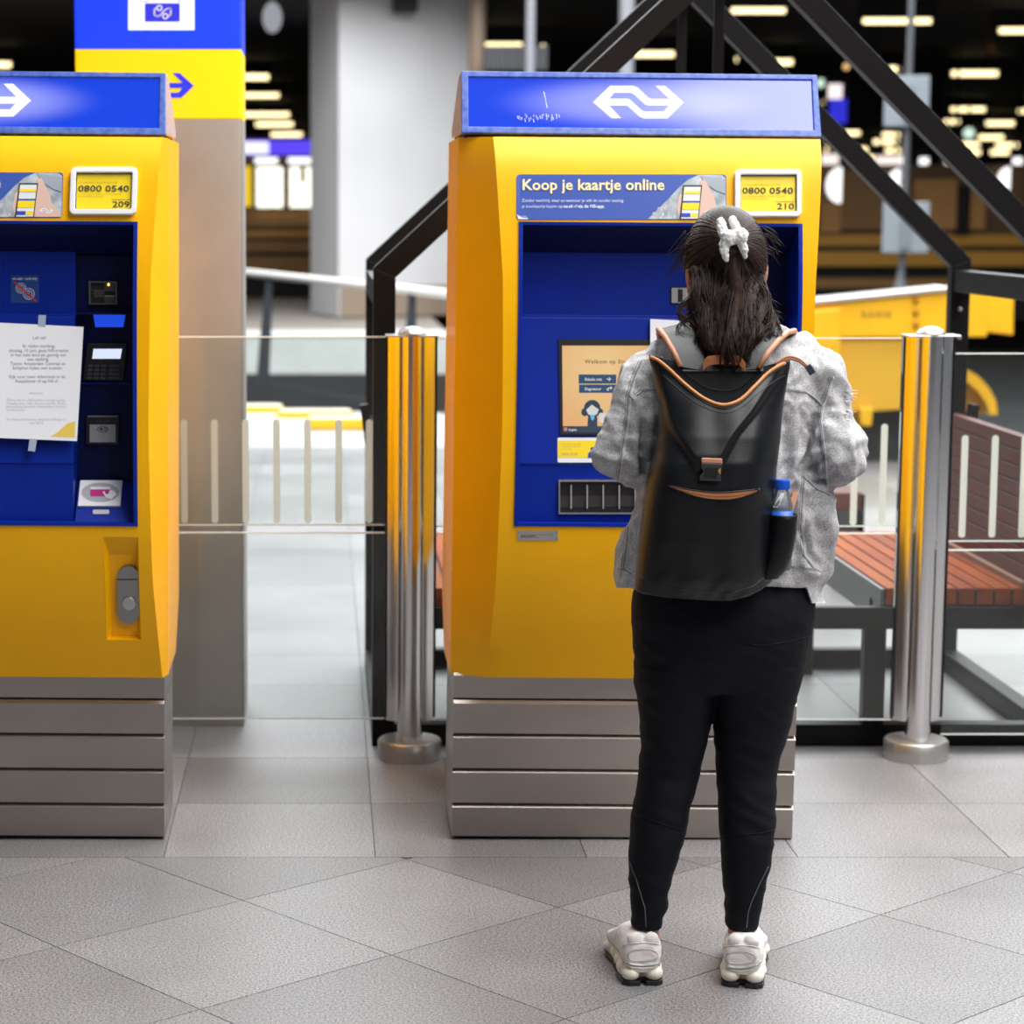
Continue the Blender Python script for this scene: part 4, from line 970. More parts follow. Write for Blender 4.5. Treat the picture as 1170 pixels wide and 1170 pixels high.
def ball(px, py, r, label, mm, grp=None):
    Y = min(60., 2.6 * FPX / (240 - py)) - (4 if px == 1035 else 0); c = at(px, py, Y); T = empty('globe_lamp', c, label, 'lamp', grp); k = Y / FPX * r
    m = MB(); m.ell((0, 0, 0), (k, k, k)); m.build('globe', mm, T, smooth=2)
    m = MB(); m.tube([(0, 0, k * .8), (0, 0, max(k * 1.5, 4.75 - c.z))], .03, 8); m.build('hanger', HBLK, T)
GRN = glow('pale_green', (.72, 1, .82), .9)
ball(1030, 187, 9, 'big white globe lamp between the two black beams', glow('lamp_white', (1, .97, .9), 2)); ball(1107, 152, 6, 'pale green lamp above the black beam', GRN)
ball(967, 76, 3.5, 'small orange lamp under the black beam', glow('lamp_orange', (1, .6, .25), 1)); ball(1035, 154, 3, 'small orange lamp beside the sign post', glow('lamp_orange', (1, .6, .25), 1))
ball(1131, 57, 7, 'dull brown globe lamp near the top of the picture', mat('dull_lamp', (.16, .07, .03), .6))
ball(938, 95, 5, 'pale green lit exit lamp at the corner of the machine header', GRN)
YD = 44.
T = lit('departure_board', 'dark overhead departure board with a blue panel and white square', 'board', 945, 1012, 93, 143, YD, HBLK, hang=True)
for n, x0, x1, y0, y1, mm in (('blue_panel', 949, 967, 113, 141, glow('board_blue', (.03, .03, .55), 1)), ('white_square', 947, 962, 96, 113, glow('board_white', (1, .85, .85), 1))):
    a, b = at(x0, y0, YD - .05), at(x1, y1, YD - .05); m = MB(); m.box((a.x, YD - .06, b.z), (b.x, YD, a.z)); m.build(n, mm, T, off=T.location)
for px, l in ((1056, 'small blue lit sign below the rows of lights'), (1163, 'small blue lit sign at the picture edge under the lights')):
    t = lit('blue_sign', l, 'sign', px - 4, px + 5, 188, 198, YD, glow('board_blue', (.03, .03, .55), 1), hang=True); a, b = at(px - 4, 180, YD), at(px + 5, 188, YD); m = MB(); m.box((a.x, YD, b.z), (b.x, YD + .1, a.z)); m.build('white_top', LW2, t, off=t.location)
for (x0, x1, y0, y1, l) in ((1002, 1030, 178, 190, 'wide white lit sign under the lights beside the sign post'), (940, 958, 176, 190, 'white lit sign next to the machine header'), (1082, 1096, 178, 191, 'white lit sign between the beams, farther along')):
    lit('lit_sign', l, 'sign', x0, x1, y0, y1, YD + 2, glow('lit_pinkish', (1, .85, .8), .95), 'white lit signs under the roof', hang=True)
# sign post with two grey boards
YS = 24.; GR = mat('grey_board', (.24, .27, .30), .5); POST = mat('grey_post', (.085, .09, .10), .5)
a = at(1029, 328, YS); T = empty('sign_post', (a.x, YS, -.9), 'slim grey sign post carrying two grey boards behind the black beams', 'sign post'); off = T.location
m = MB(); zt = at(1040, -20, YS).z; m.tube([(a.x, YS, -.9), (a.x + .02, YS, 4.74)], .035, 10); m.build('post', POST, T, off=off, smooth=True)
for x0, x1, y0, y1 in ((1010, 1058, 87, 145), (1008, 1058, 231, 289)):
    p, q = at(x0, y0, YS), at(x1, y1, YS); m = MB(); m.box((p.x, YS - .1, q.z), (q.x, YS - .03, p.z)); bo = m.build('board', GR, T, off=off, bevel=.01)
    m = MB(); pr_ = at(1030, 200, YS); m.box((pr_.x - .02, YS - .13, q.z + .05), (pr_.x + .08, YS - .1, p.z - .1)); m.build('board_strip', mat('board_strip', (.18, .2, .22), .6), bo, off=off)
p = at(1029, 322, YS); m = MB(); m.lathe([(.075, 0), (.07, .05), (.045, .09), (.04, .2)], (p.x - a.x, 0, p.z + .82)); m.build('post_foot', POST, T, smooth=True)
for px, Y, wd, l, mm in ((606, 30, .06, 'slim pale post above the machine with plate 210, left of the black frame', mat('pale_post', (.28, .28, .31), .5)), (716, 30, .10, 'pale grey post seen under the black rafters', mat('pale_post', (.28, .28, .31), .5)), (545, 32.0, .12, 'brown grey post at the edge of the concrete column', mat('brown_post', (.24, .17, .12), .5)), (1062, 46, .35, 'dark round pillar under the lights behind the two black beams', HBLK)):
    x = at(px, 40, Y).x; T = empty('platform_post', (x, Y, -.9), l, 'post'); m = MB(); m.tube([(0, 0, 0), (0, 0, 5.64)], wd, 14); m.build('shaft', mm, T, smooth=True)
    m = MB(); m.lathe([(wd * 1.8, 0), (wd * 1.8, .04), (wd, .05)], (0, 0, 0)); m.build('foot', mm, T)
a = at(590, 66, 31.); T = empty('roof_duct', (a.x, 31, a.z), 'ribbed grey duct box under the roof beside the column', 'duct')
m = MB(); m.box((-.42, 0, -.16), (.42, .4, .16)); m.build('box', mat('duct_grey', (.05, .05, .055), .6), T)
for k in range(14):
    m = MB(); m.box((-.41 + k * .06, -.03, -.15), (-.385 + k * .06, 0, .15)); m.build('rib', mat('duct_rib', (.09, .09, .10), .5), T)
lp = at(311, 20, 30.); T = empty('round_sign', lp, 'dull grey round sign hanging in the dark near the pillar top', 'sign'); k = 30 / FPX
m = MB(); m.prism([(11 * k * math.cos(q), 17 * k * math.sin(q)) for q in [2 * math.pi * j / 24 for j in range(24)]], 'y', 0, .05); m.build('disc', mat('dull_disc', (.10, .10, .11), .6, emit=(.5, .5, .55), estr=.12), T)
m = MB(); m.tube([(0, .02, 17 * k), (0, .02, 4.7 - lp.z)], .02, 8); m.build('hanger', HBLK, T)
# tube lights in rows on the dark roof, all in one plane
ZL = 4.42
LIGHTS = [(828,905,12),(979,1071,24),(1135,1200,35),(547,603,52),(612,629,54),(719,776,62),(835,848,68),(875,911,71),(1011,1033,79),(1080,1145,84),(936,950,117),(937,952,134),(1083,1129,125),(1160,1180,127),(1072,1099,139),(1124,1163,141),(955,985,152),(1006,1030,154),(1116,1149,157),(1097,1121,165),(1136,1165,166),(996,1028,162),(975,993,171),(1010,1030,172),(1050,1068,163),(1050,1070,174),(1130,1155,174),(985,1000,180),(1105,1122,174),(940,957,160),(940,948,171),
          (272,312,88),(272,323,109),(272,334,131),(289,338,142),(307,348,154),(312,345,158.5),(-30,18,74)]
TL = glow('tube_light', (1, .80, .42), 2.4); proto = None
LAB = {(828,12): 'long warm tube light over the machine header, next to the thin black bar', (979,24): 'longest warm tube light, between the black beam and the picture corner', (1135,35): 'long warm tube light cut by the picture edge, top row', (547,52): 'warm tube light beside the edge of the concrete column', (612,54): 'short warm tube light just right of the slim pale post', (719,62): 'warm tube light under the crossing of the black rafters', (835,68): 'short warm tube light left of the descending black rafter', (875,71): 'warm tube light just above the header corner, crossing the rafter', (1011,79): 'warm tube light partly covered by the upper black beam', (1080,84): 'warm tube light above the upper black beam, second row down',
       (1083,125): 'warm tube light above the upper black beam, third row down', (1160,127): 'warm tube light at the picture edge, third row down', (1072,139): 'warm tube light touching the upper black beam', (1124,141): 'warm tube light above the upper black beam, fourth row down', (272,88): 'topmost warm tube light between steel pillar and concrete column', (272,109): 'second warm tube light down between steel pillar and concrete column', (272,131): 'third warm tube light down between steel pillar and concrete column', (289,142): 'fourth warm tube light down between steel pillar and concrete column', (307,154): 'warm tube light just over the blue lit strip', (-30,74): 'warm tube light over the machine header with plate 209, at the picture edge'}
for x0, x1, y in LIGHTS:
    Y = None
    v = (y - CYP) / FPX; k = (ZL - CAMH) / (-SP - v * CP); Y = k * (CP - v * SP)
    a, b = at(x0, y, Y), at(x1, y, Y); L = b.x - a.x; hgt = min(7.0 / FPX * Y, .55) if y < 100 else min(5.5 / FPX * Y, .55)
    T = empty('tube_light', ((a.x + b.x) / 2, Y, ZL), LAB.get((x0, y), 'small far warm tube light in the crowded rows deep under the dark roof'), 'light', 'tube lights under the dark roof')
    m = MB(); m.tube([(-L / 2 + .1, 0, 0), (L / 2 - .1, 0, 0)], hgt * .42, 8); m.build('tube', TL, T, smooth=True)
    m = MB(); m.box((-L / 2, -.06, hgt * .45), (L / 2, .06, max(hgt * .6, .33))); m.build('housing', HBLK, T)
# ------------------------------------------------------------------ the person at the machine
def hz(py, Y): return at(830, py, Y).z
def ring(L, R, py, yc, b, n=32, e=2.4):
    p, q = at(L, py, yc), at(R, py, yc); cx_, a, z = (p.x + q.x) / 2, abs(q.x - p.x) / 2, p.z; out = []
    for k in range(n):
        t = 2 * math.pi * k / n; c, s_ = math.cos(t), math.sin(t)
        out.append(Vector((cx_ + a * math.copysign(abs(c) ** (2 / e), c), yc + b * math.copysign(abs(s_) ** (2 / e), s_), z)))
    return out
SKIN = mat('skin', (.46, .20, .125), .5, noise_amt=.12, noise_scale=25)
DENIM = mat('washed_grey_denim', (.60, .595, .61), .85, spec=.2, noise_amt=.5, noise_scale=24, col2=(.35, .34, .355), bump=.35, bump_scale=420, detail=10)
_n = DENIM.node_tree; _b = _n.nodes['Principled BSDF']; _o = _b.inputs['Base Color'].links[0].from_socket        # salt-and-pepper weave
_tc = _n.nodes.new('ShaderNodeTexCoord'); _q = _n.nodes.new('ShaderNodeTexNoise'); _q.inputs['Scale'].default_value = 330; _q.inputs['Detail'].default_value = 2; _n.links.new(_tc.outputs['Object'], _q.inputs['Vector'])
_r = _n.nodes.new('ShaderNodeMapRange'); _r.inputs['From Min'].default_value = .35; _r.inputs['From Max'].default_value = .65; _r.inputs['To Min'].default_value = .72; _r.inputs['To Max'].default_value = 1.22; _n.links.new(_q.outputs['Fac'], _r.inputs['Value'])
_v = _n.nodes.new('ShaderNodeVectorMath'); _v.operation = 'SCALE'; _n.links.new(_o, _v.inputs[0]); _n.links.new(_r.outputs[0], _v.inputs['Scale']); _n.links.new(_v.outputs[0], _b.inputs['Base Color'])
CREASES = [([(736,460),(735,500),(735,545)],4,.006),([(722,456),(728,470),(731,500)],4,.005),([(712,500),(722,520),(735,533)],4,.006),([(706,478),(716,495),(720,515)],4,.004),([(690,510),(703,516),(716,512)],5,.004),
    ([(897,468),(896,505),(894,545)],5,.008),([(919,468),(919,490),(914,525)],4.5,.008),([(915,541),(925,515),(932,478)],4,.009),([(918,546),(934,528),(950,519)],4,.007),([(920,550),(940,548),(962,536)],4,.007),([(931,470),(926,490),(935,508)],3.5,.005),
    ([(948,470),(956,490),(972,500)],5,.004),([(955,545),(972,532),(982,515)],6,.004),([(903,560),(906,590),(908,640)],4,.006),([(926,575),(938,605),(930,640)],6,.005),([(914,600),(924,630),(938,650)],4,.005),([(720,575),(722,610),(716,645)],4,.006),([(730,570),(728,600),(729,640)],4,.005),([(735,425),(748,436),(752,446)],4,.003),([(925,428),(912,440),(905,447)],4,.003)]
def crease(p, n):
    if n.y > .25: return 0
    x, y = project(p); k = 0
    for pts, w_, a_ in CREASES:
        d = 99; end = 1
        for (x0, y0), (x1, y1) in zip(pts, pts[1:]):
            dx, dy = x1 - x0, y1 - y0; t = min(1, max(0, ((x - x0) * dx + (y - y0) * dy) / (dx * dx + dy * dy))); d = min(d, math.hypot(x - x0 - dx * t, y - y0 - dy * t))
        if d < 3.2 * w_:
            e_ = min(math.hypot(x - pts[0][0], y - pts[0][1]), math.hypot(x - pts[-1][0], y - pts[-1][1])); s_ = d / w_
            k += a_ * sstep(0, 16, e_) * (-math.exp(-s_ * s_) + .55 * math.exp(-((s_ - 1.9) / .8) ** 2))
    return k
SEAM = mat('denim_seam', (.20, .20, .22), .85); SEAML = mat('denim_seam_light', (.62, .61, .63), .85)
TROU = mat('black_trousers', (.0048, .0055, .010), .7, spec=.18, noise_amt=.3, noise_scale=20, bump=.15, bump_scale=500)
STIT = mat('grey_stitch', (.12, .12, .13), .8)
HAIR = mat('dark_brown_hair', (.010, .006, .005), .42, spec=.22, noise_amt=.6, noise_scale=45, col2=(.042, .021, .016))
YB_ = 4.70
P0 = Vector((at(830, 700, YB_).x, YB_, 0))
PER = empty('person', P0, 'person with dark half-up hair, grey denim jacket and black trousers, facing a ticket machine', 'person')
OFF = P0
def N3(p, s, seed=0): return noise.noise(Vector((p[0] * s[0] + seed, p[1] * s[1] - seed, p[2] * s[2] + seed * .37)))

# body, one skin from head to feet
shL, shR = at(757, 424, 4.70), at(926, 424, 4.70)
elL, elR = at(713, 519, 4.64), at(954, 519, 4.64)
wrL, wrR = at(778, 538, 4.93), at(872, 538, 4.93)
hipL, hipR = at(775, 735, 4.70), at(868, 735, 4.70)
knL, knR = at(768, 868, 4.70), at(853, 868, 4.70)
anL, anR = at(738, 1058, 4.675), at(847, 1058, 4.675)
HC = at(828, 299, 4.72)
m = MB()
m.ell(HC, (.070, .088, .092), 20, 14)
m.ell(HC + Vector((0, .045, -.055)), (.052, .055, .060), 16, 10)                 # jaw
m.ell(HC + Vector((0, .097, -.035)), (.011, .016, .020), 10, 8)                  # nose
m.ell(HC + Vector((0, .090, -.066)), (.022, .012, .007), 10, 6); m.ell(HC + Vector((0, .088, -.077)), (.018, .012, .006), 10, 6)
for s in (-1, 1):
    m.ell(HC + Vector((s * .030, .080, -.012)), (.014, .012, .009), 10, 6); m.ell(HC + Vector((s * .031, .078, .010)), (.020, .012, .006), 10, 6)
ears = {-1: at(788.5, 318, 4.70), 1: at(872, 314, 4.70)}
for s in (-1, 1):
    e = ears[s]; rt = Matrix.Rotation(s * .12, 3, 'Y')
    m.ell(e, (.0095, .019, .031), 12, 10, rot=rt); m.ell(e + Vector((-s * .001, .0, -.024)), (.008, .011, .011), 10, 8)
m.caps([HC + Vector((0, -.005, -.06)), at(830, 385, 4.69)], [.050, .056])
m.caps([at(830, 385, 4.69), at(832, 470, 4.70), at(834, 590, 4.70), at(832, 690, 4.70)], [.06, .085, .085, .10])
m.caps([at(830, 395, 4.69), shL, elL, wrL], [.055, .045, .034, .024]); m.caps([at(830, 395, 4.69), shR, elR, wrR], [.055, .045, .034, .024])
m.caps([hipL, knL, anL], [.070, .046, .028]); m.caps([hipR, knR, anR], [.070, .046, .028])
for a_, yaw in ((anL, .07), (anR, -.26)):
    f = Vector((-math.sin(yaw), math.cos(yaw), 0)); z0 = Vector((a_.x, a_.y, .045))
    m.caps([a_, z0 - f * .025, z0 + f * .06 - Vector((0, 0, .004)), z0 + f * .15 - Vector((0, 0, .012))], [.028, .028, .028, .02])
def hand(w, s):
    """half-closed hand in front of the belly: palm, four bent fingers of different lengths, thumb from the side of the palm"""
    fw = Vector((s * .45, .85, .28)).normalized(); inn = Vector((s, -.5, 0)).normalized(); up = Vector((0, 0, 1))
    pc = w + fw * .055
    m.caps([w, pc - up * .012], [.022, .019]); m.caps([w, pc + up * .016], [.022, .019])
    for k, (ln, o) in enumerate(((.034, .027), (.041, .0095), (.038, -.0085), (.030, -.0255))):
        b = pc + fw * .022 + up * o; c = b + fw * ln * .8 + inn * .006; d = c + (fw * .35 + inn * .9).normalized() * ln * .7; e_ = d + (inn * .8 - fw * .5).normalized() * ln * .5
        m.caps([b, c, d, e_], [.0078, .0074, .0068, .0058], 10)
    t0 = w + fw * .028 + up * .020 + inn * .008; t1 = t0 + (fw * .6 + up * .7 + inn * .5).normalized() * .034; t2 = t1 + (fw * .8 + inn * .6).normalized() * .028
    m.caps([t0, t1, t2], [.0105, .009, .0075], 10)
hand(wrL, 1); hand(wrR, -1)
remeshed(m, .0042, 3, None, SKIN, 'body', PER, OFF)

# trousers
TR_L = [(757,723,822,4.70,.098),(782,726,818,4.70,.092),(811,730,812.5,4.70,.082),(830,731.5,810,4.70,.076),(847,732,807,4.70,.072),(865,729.5,803.5,4.70,.066),(883,730,799.5,4.70,.063),(908,726,792,4.69,.063),(933,722,785.5,4.685,.064),(958,719.4,782,4.68,.061),(975,719,776.5,4.68,.057),(995,719,770.5,4.678,.052),(1012,719.2,765.5,4.676,.047),(1026,719.8,762.5,4.675,.044),(1036,718.8,763.5,4.675,.046),(1045,720.2,757.5,4.675,.041),(1060,720.2,757,4.675,.040)]
TR_R = [(757,806,920,4.70,.098),(782,810,913,4.70,.092),(811,815.5,905.4,4.70,.082),(830,816,901,4.70,.076),(847,816.5,896,4.70,.072),(861,817.5,891,4.70,.067),(879,818.5,887.5,4.70,.063),(908,820,886,4.69,.063),(933,822,886.5,4.685,.064),(951,823.5,885.7,4.68,.061),(972,825,882,4.68,.057),(990,825.2,879.5,4.678,.052),(1005,825.5,876.7,4.676,.048),(1025,828,871,4.675,.044),(1034,826.2,869,4.675,.045),(1043,828.5,866.5,4.675,.041),(1062,829,865.8,4.675,.040)]
PEL = [(640,738,918,4.70,.10),(655,731,924,4.70,.108),(668,725.5,929,4.70,.115),(682,722.5,930,4.70,.122),(703,721.5,929.5,4.70,.128),(728,722,925.5,4.70,.122),(757,724,919,4.70,.108),(785,729,909,4.70,.09)]
m = MB()
for T_ in (TR_L, TR_R): m.loft([ring(l, r, y, yc, b, e=2.15) for y, l, r, yc, b in T_])
m.loft([ring(l, r, y, yc, b, e=2.3) for y, l, r, yc, b in PEL])
def trou_fn(p, n):
    z = p.z; k = 0
    k += .0055 * (.3 - abs(N3(p + Vector((0, 0, p.x * .5)), (8, 8, 26), 3))) * sstep(.45, .2, abs(z - .48))             # knee folds
    k += .0065 * N3(p, (7, 7, 44), 8) * sstep(.26, .08, z)                      # bunching at the ankle
    k += .0025 * N3(p, (10, 10, 14), 5)
    k += .0050 * N3(p, (6, 6, 30), 9) * sstep(.55, .66, z) * sstep(.80, .70, z)
    return p + n * k
trousers = remeshed(m, .0055, 3, trou_fn, TROU, 'trousers', PER, OFF)

def bvh_of(o, off):
    me = o.data; return BVHTree.FromPolygons([tuple(v.co + off) for v in me.vertices], [tuple(p.vertices) for p in me.polygons])
CAMP = Vector((0, 0, CAMH))
def cast(bv, px, py, lift):
    d = (at(px, py, 4.6) - CAMP).normalized(); h, n, i, t = bv.ray_cast(CAMP, d)
    return h - d * lift if h else None
def seam(bv, par, pts, r, mm, name='seam', lift=.0006, step=3.0, wob=0):
    out = []; 
    for (x0, y0), (x1, y1) in zip(pts, pts[1:]):
        k = max(1, int(math.hypot(x1 - x0, y1 - y0) / step))
        for i in range(k): out.append((lerp(x0, x1, i / k), lerp(y0, y1, i / k)))
    out.append(pts[-1]); run = []; m = MB()
    for x, y in out + [None] if False else out:
        h = cast(bv, x, y, lift)
        if h is None or (run and (h - run[-1]).length > .05):
            if len(run) > 1: m.tube(run, r, 6)
            run = [h] if h is not None else []
        else: run.append(h)
    if len(run) > 1: m.tube(run, r, 6)
    if m.v: return m.build(name, mm, par, smooth=2, off=OFF)
bt = bvh_of(trousers, OFF)
for pts in ([(719.5, 985), (727, 1005), (733, 1025), (737, 1038), (738, 1059)], [(878, 990), (868, 1010), (859, 1030), (855, 1042), (853, 1060)]): seam(bt, trousers, pts, .0011, STIT, 'stitched_seam')
for pts in ([(723, 931), (745, 938), (770, 946), (784, 950)], [(823, 955), (845, 954), (870, 952), (885, 948)], [(840, 733), (870, 738), (905, 733), (924, 727)]): seam(bt, trousers, pts, .0014, TROU, 'knee_seam')

# denim jacket
JK = [(692,716,938.5,4.70,.114),(672,707,937,4.70,.118),(664,703.5,939,4.70,.120),(655,704.5,944,4.70,.122),(640,708.5,949,4.70,.124),(610,716.5,952,4.70,.125),(580,726.5,951,4.70,.125),(560,734,948,4.70,.124),(520,738,936,4.70,.122),(480,738,930,4.70,.120),(440,738,933,4.70,.114),(415,737,938,4.70,.104),(398,746,924,4.70,.092),(384,758,908,4.70,.078),(373,778,886,4.70,.066),(362,790,870,4.70,.060)]
m = MB(); m.loft([ring(l, r, y, yc, b, e=2.5) for y, l, r, yc, b in JK])
m.caps([at(762, 408, 4.70), at(742, 432, 4.69), at(729, 474, 4.67), at(713, 518, 4.64)], [.040, .060, .054, .0535], 20)
m.caps([at(713, 518, 4.64), at(722, 521, 4.69), at(752, 536, 4.83), at(774, 538, 4.905)], [.0535, .052, .044, .036], 20)
m.caps([at(915, 408, 4.70), at(936, 432, 4.69), at(943, 474, 4.67), at(955, 516, 4.64)], [.040, .060, .056, .060], 20)
m.caps([at(955, 518, 4.64), at(948, 524, 4.69), at(905, 536, 4.83), at(876, 538, 4.905)], [.060, .056, .046, .036], 20)
def jack_fn(p, n):
    k = .014 * N3(p, (11, 11, 8), 2) + .017 * (.25 - min(.25, abs(N3(p + Vector((0, 0, p.x * .6)), (12, 12, 7), 21)))) * 1.6 + .0075 * (.35 - abs(N3(p, (17, 17, 11), 6))) + .0045 * (.3 - abs(N3(p + Vector((p.z * .5, 0, 0)), (34, 34, 14), 9))) + .0020 * N3(p, (60, 60, 50), 4)
    low = sstep(1.02, .9, p.z); k += low * .010 * N3(p, (24, 24, 5), 11)           # folds fall to the hem
    for el in (elL, elR):                                                        # creases ring the elbow
        d = (p - el).length; k += .011 * sstep(.19, .03, d) * (.3 - abs(N3(p, (9, 9, 30), 15)))
    k += 1.25 * crease(p, n)
    q = p + n * k
    zm = interp(q.x, [(.60, .838), (.64, .846), (.93, .858), (.992, .852), (1.006, .815), (1.02, .812)]); q.z = max(q.z, zm + .008 * N3(q, (22, 22, 0), 3))
    return q
jacket = remeshed(m, .0048, 4, jack_fn, DENIM, 'denim_jacket', PER, OFF)
bj = bvh_of(jacket, OFF)
SE = [([(728, 452), (734, 447), (752, 446.5)], 0), ([(885, 446), (905, 446.5), (922, 449), (932, 456), (939, 464)], 0),
      ([(733, 412), (724, 432), (718, 452), (717, 470), (713, 500), (708, 530), (706, 548)], 0), ([(722, 436), (719, 452), (724, 458)], 0),
      ([(950, 430), (945, 448), (939, 463), (936, 480), (938, 500), (941, 520), (943, 550), (944, 557)], 0),
      ([(919, 543), (916, 580), (915, 610), (919, 635), (930, 650)], 0), ([(706, 650), (716, 652), (722, 656)], 0), ([(905, 648), (920, 650), (936, 652)], 0),
      ([(722, 560), (719, 590), (716, 620), (712, 650)], 0), ([(918, 545), (932, 558), (948, 566)], 0)]
for pts, _ in SE:
    seam(bj, jacket, pts, .0012, SEAM, 'seam'); seam(bj, jacket, [(x + 2.6, y + .6) for x, y in pts], .0009, SEAML, 'seam', .0004); 
    seam(bj, jacket, [(x - 2.2, y - 1.6) for x, y in pts], .0007, SEAM, 'seam', .0003)
m = MB(); random.seed(5)                                                         # frayed tear on the sleeve
for k in range(46):
    x, y = 968 + random.random() * 6, 446 + random.random() * 36; h = cast(bj, x - 4, y, .001)
    if h is None: continue
    d = Vector((random.random() * .9 + .2, -.3 + random.random() * .4, random.random() - .55)) * (.008 + .014 * random.random())
    m.tube([h, h + d * .5 + Vector((0, 0, .002)), h + d + Vector((0, 0, -.004 * random.random()))], [.0009, .0007, .0003], 5)
f_ = m.build('frayed_threads', mat('thread_white', (.80, .79, .78), .8), jacket, smooth=2, off=OFF); tag(f_, kind='stuff')
m = MB(); m.tube([at(792, 366, 4.64), at(810, 372, 4.615), at(830, 374, 4.61), at(852, 372, 4.615), at(868, 366, 4.64), at(862, 362, 4.72), at(830, 366, 4.76), at(797, 362, 4.72)], .014, 10); m.build('collar', DENIM, jacket, smooth=2, off=OFF)
for w_, el in ((wrL, elL), (wrR, elR)):
    d = (w_ - el).normalized(); m = MB(); m.tube([w_ - d * .045, w_ - d * .005], .039, 20); m.build('cuff', DENIM, jacket, smooth=True, off=OFF)

# hair: cap, gathered half tail, loose lower hair
CAP = (.0845, .104, .110); HCc = HC + Vector((0, -.004, .003))
TIE = at(838, 272, 4.612)
hm = MB()
hm.ell(HCc, (.0815, .100, .107), 28, 18)
lower = [(318,789,868,4.665,.045),(335,787,870,4.650,.045),(350,787,874,4.637,.042),(365,788,877,4.622,.040),(382,793,876,4.600,.036),(398,801,864,4.580,.030),(412,812,856,4.566,.022),(421,821,850,4.558,.012)]
hm.loft([ring(l, r, y, yc, b, e=2.2) for y, l, r, yc, b in lower])
hm.caps([TIE, at(838, 300, 4.600), at(839, 340, 4.592), at(836, 385, 4.562)], [.012, .015, .019, .015])
def face_cut(p, n): return p + n * .002 * N3(p, (50, 50, 12), 1)
hmass = remeshed(hm, .006, 2, face_cut, HAIR, 'hair', PER, OFF)
# the cap must not cover the face: pull its front back
for v in hmass.data.vertices:
    p = v.co + OFF; dy = p.y - HC.y; dz = p.z - HC.z
    if dy > .02 and dz < .055: v.co.y = HC.y + .02 + (dy - .02) * .05 - OFF.y
st = MB(); random.seed(21)
def surf_dir(d, ex=1.0): return HCc + Vector((d.x * CAP[0] * ex, d.y * CAP[1] * ex, d.z * CAP[2] * ex))
def strand(pts, r0, r1, n=5): 
    k = len(pts); st.tube(pts, [lerp(r0, r1, (i / (k - 1)) ** 1.5) for i in range(k)], n)
dT = (TIE - HCc); dT = Vector((dT.x / CAP[0], dT.y / CAP[1], dT.z / CAP[2])).normalized()
for k in range(900):
    az = random.choice((-1, 1)) * math.radians(random.uniform(35, 178)); elv = random.uniform(-.25, 1.25) if abs(az) < 1.9 else random.uniform(.45, 1.3)
    d0 = Vector((math.sin(az) * math.cos(elv), -math.cos(az) * math.cos(elv), math.sin(elv)))
    w_ = random.uniform(-1, 1) * .02; pts = []
    for i in range(9):
        t = i / 8; d = d0.slerp(dT, t).normalized(); pts.append(surf_dir(d, 1.0 + .010 * math.sin(t * math.pi) + w_ * .3 * (1 - t)))
    strand(pts, random.uniform(.0009, .0019), .0010)
def lowY(py, px):
    yc = interp(py, [(q[0], q[3]) for q in lower]); b = interp(py, [(q[0], q[4]) for q in lower]); l = interp(py, [(q[0], q[1]) for q in lower]); r = interp(py, [(q[0], q[2]) for q in lower])
    u = min(.98, abs((px - (l + r) / 2) / ((r - l) / 2))); return yc - (b + .003) * math.sqrt(1 - u * u)
def lock(x0, y0, x1, y1, lift, n, spread, curl, top=None):
    """a wavy lock of n hairs lying on the loose hair"""
    ph = random.random() * 6.28; wv = random.uniform(.7, 1.25); am = random.uniform(4.0, 9.0) * curl; bul = random.uniform(-3, 3)
    for q in range(n):
        du, dv = random.gauss(0, 1), random.gauss(0, 1); p2 = ph + random.gauss(0, .25); pts = []; e = random.uniform(.86, 1.04)
        for i in range(16):
            t = i / 15 * e; s = sstep(0, .35, t)
            x = lerp(x0, x1, t) + bul * math.sin(math.pi * t) + am * s * math.sin(p2 + wv * t * 6.28) + du * spread * (1 - .45 * t) ; y = lerp(y0, y1, t) + dv * 1.2
            Y = lowY(min(421, max(318, y)), x) - lift * s + .012 * (1 - sstep(0, .22, t)) * (0 if top else 1) + .0022 * dv + .004 * math.cos(p2 + wv * t * 6.28) * s
            if top: Y = min(Y, lerp(top, Y, sstep(0, .5, t)))
            pts.append(at(x, y, Y))
        strand(pts, random.uniform(.0009, .0016), .0004, 4)
for k in range(84):
    u = random.uniform(-1, 1); x0 = 829 + 39 * u; y0 = random.uniform(300, 330)
    u2 = u * random.uniform(.75, 1.15) + random.uniform(-.18, .18); y1 = random.uniform(384, 426) - 34 * max(0, abs(u2) - .4); x1 = 836 + 42 * u2 * (1.12 if y1 < 398 else .72)
    lock(x0, y0, x1, y1, random.uniform(.0, .012), 15, 2.0, 1.0)
for k in range(16):                                                               # curled ends round the neck
    sd = random.choice((-1, 1)); x0 = 829 + sd * random.uniform(28, 40); lock(x0, random.uniform(318, 340), 832 + sd * random.uniform(42, 54), random.uniform(368, 394), .006, 8, 1.6, 1.5)
for k in range(34):
    u = random.uniform(-1, 1); lock(838 + 3.5 * u, 283, 838 + 22 * u * random.uniform(.5, 1.2), random.uniform(372, 424), random.uniform(.008, .020), 14, 1.5, .8, top=4.588)
